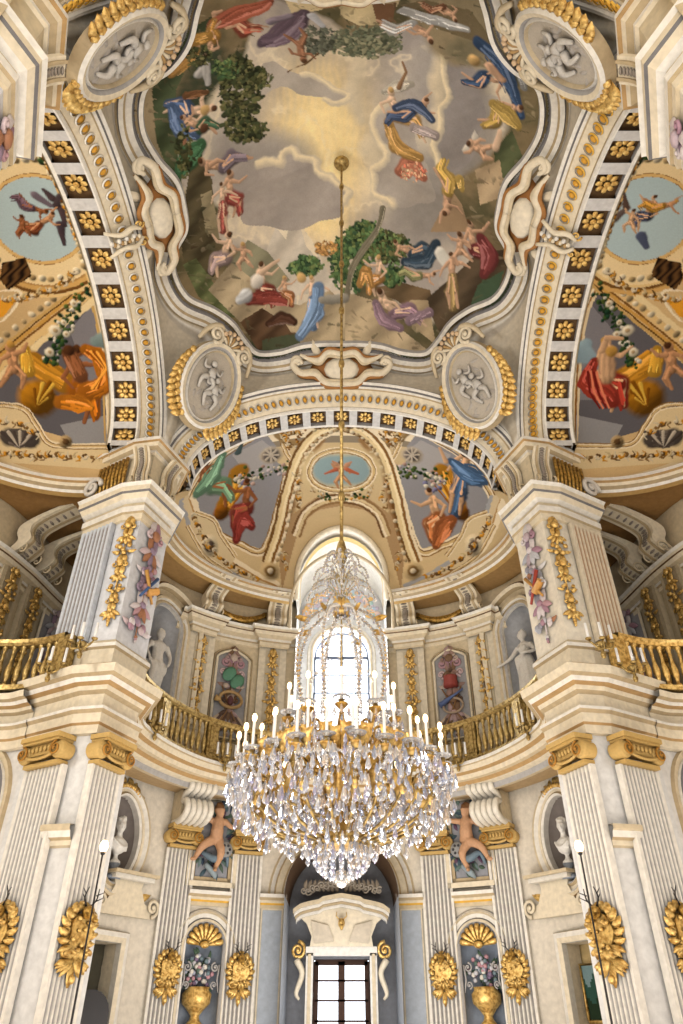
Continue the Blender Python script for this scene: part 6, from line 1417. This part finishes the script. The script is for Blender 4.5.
# ---- sconces
def sconce():
    A = MB(); A.m = GOLD; r_ = random.Random(4)
    extr(A, [(.2*math.cos(a)*(1+.12*math.cos(5*a)), .05+.3*math.sin(a)) for a in np.linspace(0, 2*pi, 20, endpoint=False)], -.1, .0, m=GOLD)
    for q in (-1, 1):
        for i in range(8):
            a = pi/2-q*(.3+i*.38); x, z = .18*math.cos(a), .1+.27*math.sin(a); leaf(A, x, z, a, .2, .13, q*.6, .1); 
        volute(A, q*.2, .28, .1, 1.5, q, pi/2, .032); volute(A, q*.24, .04, .1, 1.5, -q, -pi/2, .032); volute(A, q*.17, -.24, .09, 1.4, q, 0, .028)
        for i in range(4): leaf(A, q*(.05+.03*i), -.28-.02*i, -pi/2+q*(.1+.2*i), .34-.05*i, .11, q*.3, .1)
    for i in range(7): a = -pi/2+(i-3)*.33; leaf(A, .03*(i-3), -.12, a, .26, .1, 0, .12)
    leaf(A, 0, -.4, -pi/2, .34, .12, 0, .08); ell(A, (0, -.08, -.62), (.05, .05, .07))
    for i in range(14): ell(A, (r_.uniform(-.18, .18), -.13, r_.uniform(-.3, .3)), (.035, .04, .035), nu=6, nv=4)
    H = MB(); H.m = DGOLD
    ell(H, (0, -.16, .36), (.085, .11, .11)); tube(H, [(0, -.2, .34), (0, -.32, .24)], [.075, .045], 8); ell(H, (0, -.33, .23), (.05, .05, .045))
    for q in (-1, 1): leaf(H, q*.07, .4, .25 if q > 0 else pi-.25, .14, .07, 0, .03)
    N = MB(); N.m = BLACK
    for q in (-1, 1):
        tube(N, spline([(q*.04, -.14, .45), (q*.12, -.16, .58), (q*.10, -.2, .74)], 3), [.016, .008], 5, m=BLACK)
        for z_, dx in ((.54, .1), (.63, .11)): tube(N, [(q*.1, -.16, z_), (q*(.1+dx), -.2, z_+.07)], [.011, .006], 5, m=BLACK)
    return [('backplate', A.mesh('backplate')), ('stag_head', H.mesh('stag_head')), ('antlers', N.mesh('antlers'))]
SCN = sconce()
def add_sconce(p, rz, n, z, lab, k=1.0, kx=1.1):
    e = empty('stag_sconce', (p[0]+n[0]*.14, p[1]+n[1]*.14, z), rz, lab, 'sconce', 'gilded stag head sconces'); e.scale = (k*kx, k, k*.95)
    for nm, me in SCN: obj(nm, me, e)
for s in (-1, 1):
    k = np.array((s, 1)); sd = DL[s > 0]
    p, rz, n = face(V0*k if False else np.array(V0)*k, np.array(V1)*k, FA, .02, np.array(V1)*k*.2); add_sconce(p, rz, n, 2.86, f'gold stag head sconce on the outer pilaster of the {sd} pier, at the picture edge', 1.0, 1.12)
    p, rz, n = face(np.array(V2)*k, np.array(V3)*k, FB, .02, np.array(V1)*k*.2); add_sconce(p, rz, n, 2.86, f'large gold stag head sconce on the inner pilaster of the {sd} pier', 1.0, 1.3)
    p, rz, n = far_frame(s*D(47.5), 0); add_sconce(p, rz, n, 2.72, f'gold stag head sconce between vase niche and side doorway on the {sd}', .92)
    p, rz, n = far_frame(s*D(26.5), 0); add_sconce(p, rz, n, 2.72, f'gold stag head sconce beside the middle door on the {sd}', .92)
# ---- candle brackets on the galleries
def bracket():
    A = MB(); A.m = BRASS
    lathe(A, [(0, -.35), (.04, -.33), (.06, -.25), (.03, -.2), (.05, -.1), (.12, -.02), (.06, .02), (0, .04)], 8, T(0, -.2, 0)); tube(A, [(0, 0, -.05), (0, -.2, -.1)], .04, 6)
    Cn = MB()
    for q in (-1, 0, 1):
        tube(A, spline([(0, -.2, -.1), (q*.15, -.3, -.16), (q*.26, -.3+.08*abs(q), .02)], 4), .022, 5); lathe(A, [(0, 0), (.06, .02), (.07, .05), (.03, .06)], 8, T(q*.26, -.3+.08*abs(q), .02))
    A_ = A.mesh('arms')
    lathe(Cn, [(.03, 0), (.028, .34), (0, .35)], 8, None, WHITE, WAX)
    return A_, Cn.mesh('candle')
BRA, BRC = bracket()
def add_bracket(p, rz, z, lab):
    e = empty('candle_bracket', (p[0], p[1], z), rz, lab, 'candle bracket', 'three armed candle brackets'); e.scale = (.95, .95, .95); obj('arms', BRA, e)
    for q in (-1, 0, 1): obj('candle', BRC, e, (q*.26, -.3+.08*abs(q), .07))
for s in (-1, 1):
    sd = DL[s > 0]
    for x, nm in ((4.5, 'where the far gallery meets the'), (3.3, 'on the far gallery railing, near the'), (2.2, 'on the far gallery railing, second from the')):
        i = int(np.argmin(np.hypot(RAILF[:, 0]-s*x, RAILF[:, 1]-(7.2 if x > 4 else 10))))
        p = RAILF[i]; n = np.array((0, 4.))-p; n /= np.linalg.norm(n); add_bracket(p+n*.14, frame_at(None, n), 7.32, f'brass candle bracket {nm} {sd} pier')
    k = np.array((s, 1)); p, rz, n = face(np.array(V1)*k, np.array(V2)*k, .5, .6, np.array(V1)*k*.2); add_bracket(p, rz, 7.65, f'brass candle bracket on the corner of the {sd} pier')
    p = np.array((s*5.75, 4.12)); add_bracket(p, 0, 7.4, f'brass candle bracket on the {sd} side gallery next to the pier')
# ---- standing lamps
for s in (-1, 1):
    e = empty('standing_lamp', (s*3.93, 3.6, .01), 0, f'thin black standing lamp with a glowing bulb in front of the {DL[s > 0]} bust', 'lamp')
    b = MB(); lathe(b, [(0, 0), (.22, 0), (.22, .03), (.04, .06), (0, .06)], 16, m=BLACK); b.build('base', e)
    b = MB(); tube(b, [(0, 0, .03), (0, 0, 2.2), (0, 0, 3.95)], [.022, .016, .012], 8, m=BLACK); b.build('pole', e)
    b = MB(); lathe(b, [(0, 3.93), (.03, 3.93), (.045, 3.97), (.0, 3.98)], 10, m=BLACK); b.build('socket', e)
    b = MB(); ell(b, (0, 0, 4.06), (.075, .075, .095), m=FLAME); b.build('bulb', e)
# ------------------------------------------------------------------ chandelier
ch = empty('chandelier', (0, 0, 2.95), 0, 'huge crystal chandelier with gilded arms and lit candles hanging on a long rod', 'chandelier')
def cp(mb, name, z=0, **k): return mb.build(name, ch, (0, 0, z-2.95), **k)
b = MB(); b.m = BRASS; tube(b, [(0, 0, 7.4), (0, 0, 19.6)], .028, 6); cp(b, 'rod'); 
b = MB(); b.m = BRASS
for z in (8.6, 10.2, 11.8, 13.4, 15.0, 16.6, 18.2): b = MB(); b.m = BRASS; lathe(b, [(0, -.12), (.05, -.08), (.06, 0), (.05, .08), (0, .12)], 8); cp(b, 'rod_knob', z)
b = MB(); b.m = BRASS
lathe(b, [(0, 0), (.16, .02), (.2, .12), (.1, .3), (0, .34)], 14, T(0, 0, 19.22)); cp(b, 'ceiling_boss'); b = MB(); b.m = BRASS; lathe(b, [(0, 0), (.07, .08), (.1, .2), (.05, .4), (0, .5)], 10, T(0, 0, 7.3)); cp(b, 'rod_knob')
b = MB(); b.m = GOLD
lathe(b, [(0, 3.34), (.28, 3.36), (.33, 3.42), (.28, 3.48), (.12, 3.52), (.08, 3.8), (.14, 3.9), (.08, 4.0), (.06, 4.5), (.16, 4.62), (.07, 4.75), (.03, 5.0), (0, 5.02)], 14); cp(b, 'stem'); b = MB(); b.m = BRASS; tube(b, [(0, 0, 5.0), (0, 0, 7.4)], .012, 5); cp(b, 'inner_wire')
r_ = random.Random(12)
cr = MB(); lathe(cr, [(0, 0), (.012, -.02), (.033, -.11), (.023, -.13), (0, -.155)], 6, None, WHITE, CRYS, False); CR1 = cr.mesh('crystal_drop')
cr2 = MB(); lathe(cr2, [(0, .026), (.026, 0), (0, -.026)], 6, None, WHITE, CRYS, False)
lots = MB(); lots.m = CRYS; big = []
def drop(x, y, z, k=1.0, part_=False):
    if part_ and len(big) < 100: big.append((x, y, z, k)); return
    cr.C = [np.tile(np.array(r_.choice(TINT)), (len(cr.V[0]), 1))]; lots.merge(cr, T(x, y, z) @ Rt(r_.uniform(0, 6), 'Z') @ Sc(k, k, k))
TINT = [(.86, .9, 1), (.72, .78, .98), (.95, .95, 1), (.6, .58, .84), (.82, .88, 1), (.92, .76, .6), (.5, .58, .78), (.66, .74, .95)]
def bead(x, y, z, k=1.0): lots.merge(cr2, T(x, y, z) @ Sc(k, k, k))
BOWL = [(1.33, 4.14), (1.36, 4.0), (1.33, 3.86), (1.24, 3.73), (1.10, 3.61), (.90, 3.51), (.66, 3.44), (.42, 3.38)]
NA = 24
armM = MB(); armM.m = BRASS; PB = spline([(.1, 3.46), (.35, 3.4), (.8, 3.52), (1.10, 3.76), (1.2, 4.0), (1.26, 4.04), (1.31, 4.12)], 5); tube(armM, [(p[0], 0, p[1]) for p in PB], [.024, .015, .014], 6); armM.m = GOLD
volute(armM, 1.15, 4.16, .12, 1.3, -1, pi, .02, y=0); leaf(armM, 1.0, 3.7, 1.2, .3, .12, .4, .04); ell(armM, (1.12, 0, 3.78), (.04, .04, .06)); lathe(armM, [(0, 0), (.03, .0), (.085, .05), (.09, .07), (.03, .08), (.035, .14), (0, .14)], 8, T(1.31, 0, 4.10))
ARM = armM.mesh('arm')
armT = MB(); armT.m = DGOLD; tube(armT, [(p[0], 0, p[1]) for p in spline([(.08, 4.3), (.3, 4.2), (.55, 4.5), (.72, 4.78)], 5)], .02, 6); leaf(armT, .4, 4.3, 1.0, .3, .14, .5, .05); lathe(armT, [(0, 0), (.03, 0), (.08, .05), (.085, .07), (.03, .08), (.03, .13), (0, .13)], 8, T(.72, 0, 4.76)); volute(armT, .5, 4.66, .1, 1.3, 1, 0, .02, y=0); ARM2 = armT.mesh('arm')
cdl = MB(); lathe(cdl, [(.019, 0), (.017, .34), (0, .345)], 8, None, WHITE, WAX); CDL = cdl.mesh('candle'); flm = MB(); ell(flm, (0, 0, .385), (.030, .030, .055), m=FLAME, nu=6, nv=5); FLM = flm.mesh('flame')
bob = MB(); lathe(bob, [(.03, .0), (.10, .015), (.115, .035), (.03, .02)], 10, None, WHITE, CRYS, False); BOB = bob.mesh('bobeche')
def candle_at(r, a, z, s=1.0):
    o = obj('candle', CDL, ch, (r*math.cos(a), r*math.sin(a), z-2.95)); o.scale = (s, s, s); f = obj('flame', FLM, o); g = obj('drip_pan', BOB, o)
for i in range(NA):
    a = 2*pi*(i+.5)/NA; o = obj('arm', ARM, ch, (0, 0, -2.95), a); jit = .06*(i % 2); o.scale = (1-jit*.5, 1, 1)
    candle_at(1.31*(1-jit*.5), a, 4.24)
    for j in range(5): q = 2*pi*j/5; drop(1.31*math.cos(a)+.1*math.cos(q), 1.31*math.sin(a)+.1*math.sin(q), 4.16, .9, True)
for i in range(10):
    a = 2*pi*(i+.5)/10; obj('arm', ARM2, ch, (0, 0, -2.95), a); candle_at(.72, a, 4.88)
    for j in range(4): q = 2*pi*j/4; drop(.72*math.cos(a)+.09*math.cos(q), .72*math.sin(a)+.09*math.sin(q), 4.8, .8)
for i in range(12):
    a = 2*pi*(i+.25)/12; o = obj('arm', ARM, ch, (0, 0, -2.95+1.13), a); o.scale = (.79, .79, .77)
    candle_at(1.03, a, 4.38, .95)
for i in range(70):   # gilt knots and small drops among the candles
    a = r_.uniform(0, 2*pi); r = r_.uniform(.5, 1.25); z = 4.25+.45*(1.3-r)+r_.uniform(0, .25); drop(r*math.cos(a), r*math.sin(a), z, .6); drop(r*math.cos(a), r*math.sin(a), z-.15, .5)
b = MB(); b.m = GOLD
for i in range(48): a = 2*pi*(i+.5)/48; r = 1.22 if i % 2 else .92; X = Rt(a, 'Z') @ T(r, 0, 4.2 if i % 2 else 4.36) @ Rt(pi/2, 'Z'); leaf(b, 0, 0, 1.2, .2, .12, .8, .05, X); leaf(b, 0, 0, pi-1.2, .2, .12, -.8, .05, X); ell(b, (0, 0, 0), (.04, .04, .06), X, nu=6, nv=4)
cp(b, 'gilt_leaves')
# bowl of drops
for (r, z), n in zip(BOWL, (76, 70, 66, 56, 48, 38, 28, 20)):
    for i in range(n): a = 2*pi*i/n+r_.uniform(-.03, .03); rr = r+r_.uniform(-.05, .05); drop(rr*math.cos(a), rr*math.sin(a), z+r_.uniform(-.05, .05), r_.uniform(.7, 1.2))
for k_ in range(900):
    a = r_.uniform(0, 2*pi); t = r_.random()**.6; r = .25+1.1*t; z = 3.5+.6*t*t*r_.uniform(.7, 1.15)+r_.uniform(0, .35); drop(r*math.cos(a), r*math.sin(a), z, r_.uniform(.5, .95))
for r, z, n in ((.31, 3.36, 20), (.31, 3.29, 20), (.27, 3.23, 16), (.21, 3.18, 12), (.13, 3.14, 8), (.05, 3.11, 4)):
    for i in range(n): a = 2*pi*i/n; drop(r*math.cos(a), r*math.sin(a), z, 1.0)
ell(lots, (0, 0, 3.02), (.09, .09, .1), m=CRYS, nu=10, nv=6)
# strings of beads along the arms and rim swags
for i in range(NA):
    a = 2*pi*(i+.5)/NA; a2 = 2*pi*(i+1.5)/NA
    for j in range(9): t = (j+.5)/9; aa = a+(a2-a)*t; bead(1.28*math.cos(aa), 1.28*math.sin(aa), 4.24-.16*math.sin(pi*t), 1.0)
    for j in range(0, len(PB), 2): bead(PB[j][0]*math.cos(a), PB[j][0]*math.sin(a), PB[j][1]-.05, 1.1)
# crown cage
cage = [(.06, 6.52), (.2, 6.5), (.48, 6.3), (.62, 5.95), (.64, 5.5), (.58, 5.1), (.62, 4.85)]; CG = spline(cage, 6)
cg = MB(); cg.m = DGOLD; tube(cg, [(p[0], 0, p[1]) for p in CG], .015, 5); leaf(cg, .5, 6.28, -.3, .2, .1, .3, .03); CGM = cg.mesh('cage_strand')
for i in range(8):
    a = 2*pi*(i+.5)/8; obj('cage_strand', CGM, ch, (0, 0, -2.95), a)
    for j, p in enumerate(CG):
        bead(p[0]*math.cos(a), p[0]*math.sin(a), p[1], 1.5)
        if j % 3 == 0: drop(p[0]*1.03*math.cos(a), p[0]*1.03*math.sin(a), p[1]-.02, .6)
    for j in range(10): t = (j+.5)/10; rr = .1+.34*t; bead(rr*math.cos(a+.3), rr*math.sin(a+.3), 6.4-1.5*t+.5*t*t, 1.2)
b = MB(); b.m = GOLD
for i in range(10): a = 2*pi*i/10; X = Rt(a, 'Z') @ T(.08, 0, 6.5) @ Rt(pi/2, 'Z'); leaf(b, 0, 0, pi/2, .18, .08, 0, .04, X); leaf(b, 0, .02, -pi/2, .12, .07, 0, .03, X)
lathe(b, [(0, 6.44), (.08, 6.46), (.11, 6.52), (.06, 6.58), (0, 6.6)], 12); cp(b, 'crown')
# spray above the crown
b = MB(); b.m = BRASS
for tier, (z0, R_, n) in enumerate(((6.65, .5, 12), (6.95, .42, 10), (7.2, .28, 8))):
    for i in range(n):
        a = 2*pi*(i+tier*.4)/n; P = spline([(.02, z0), (R_*.4, z0+.28), (R_*.85, z0+.2), (R_, z0+.02)], 4); tube(b, [(p[0]*math.cos(a), p[0]*math.sin(a), p[1]) for p in P], .008, 4)
        for j, p in enumerate(P): bead(p[0]*math.cos(a), p[0]*math.sin(a), p[1], .9)
        for q in (.5, .8, 1): drop(R_*q*math.cos(a), R_*q*math.sin(a), z0+.2*(1.3-q)*1.5, .55)
cp(b, 'spray_wires')
for x, y, z, k in big: o = obj('crystal_drop', CR1, ch, (x, y, z-2.95), r_.uniform(0, 6)); o.scale = (k, k, k)
cp(lots, 'crystal_drops', kind='stuff')
# ------------------------------------------------------------------ light
LK = .85
def area(name, loc, target, size, power, col=(1, 1, 1)):
    l = bpy.data.lights.new(name, 'AREA'); l.shape = 'RECTANGLE'; l.size, l.size_y = size; l.energy = power*LK; l.color = col
    o = bpy.data.objects.new(name, l); COL.objects.link(o); o.location = loc
    o.rotation_euler = (Vector(target)-Vector(loc)).to_track_quat('-Z', 'Y').to_euler(); return o
area('near_window_light', (0, -10.4, 5.5), (0, 3, 9.5), (6, 5), 950, (1, .96, .90))
area('left_window_light', (-10.2, -4, 9), (5, 4.2, 6), (2.5, 4), 1250, (1, .95, .86))
area('right_window_light', (10.2, -4, 9), (-5, 4.5, 7), (2.5, 4), 330, (.86, .93, 1))
area('floor_bounce_fill', (0, 0, .35), (0, 0, 20), (7, 8), 520, (1, .93, .84))  # added fill below the view, stands in for bounce off the floor
area('far_window_light', (0, 13.4, 10.5), (0, 8, 9.5), (1.7, 4.2), 700, (.92, .96, 1))
area('far_floor_fill', (0, 7.5, .35), (0, 9.5, 20), (4, 3), 230, (1, .93, .84))  # added upward fill for the far bay, no fixture there
for s in (-1, 1): area('side_floor_fill', (s*8, 1, .35), (s*8, 1.2, 20), (3, 5), 230, (1, .91, .80))  # added upward fills for the side bays, out of view
wd = bpy.data.worlds.new('sky'); SC.world = wd; wd.use_nodes = True
wn = wd.node_tree.nodes['Background']; wn.inputs['Color'].default_value = (.86, .92, 1, 1); wn.inputs['Strength'].default_value = 3.6
SC.view_settings.view_transform = 'Standard'; SC.view_settings.look = 'None'; SC.view_settings.exposure = 0
SC.cycles.max_bounces = 6; SC.cycles.diffuse_bounces = 3; SC.cycles.glossy_bounces = 3; SC.cycles.transmission_bounces = 4; SC.cycles.transparent_max_bounces = 6
SC.cycles.caustics_reflective = False; SC.cycles.caustics_refractive = False

area('door_recess_fill', (0, 10.4, 2.2), (0, 13, 3.6), (1.6, 1.5), 26, (.95, .96, 1))  # fill added to lift the dark door recess, no real lamp
area('door_fill_near', (0, 5, 1.0), (0, 11.7, 5), (5, 1.5), 160, (1, .97, .92))  # unseen fill added to brighten the wall around the door
area('embrasure_fill', (0, 11.9, 7.6), (0, 11.7, 14), (1.8, .8), 60, (.95, .97, 1))  # fill added inside the embrasure to strengthen the window glow
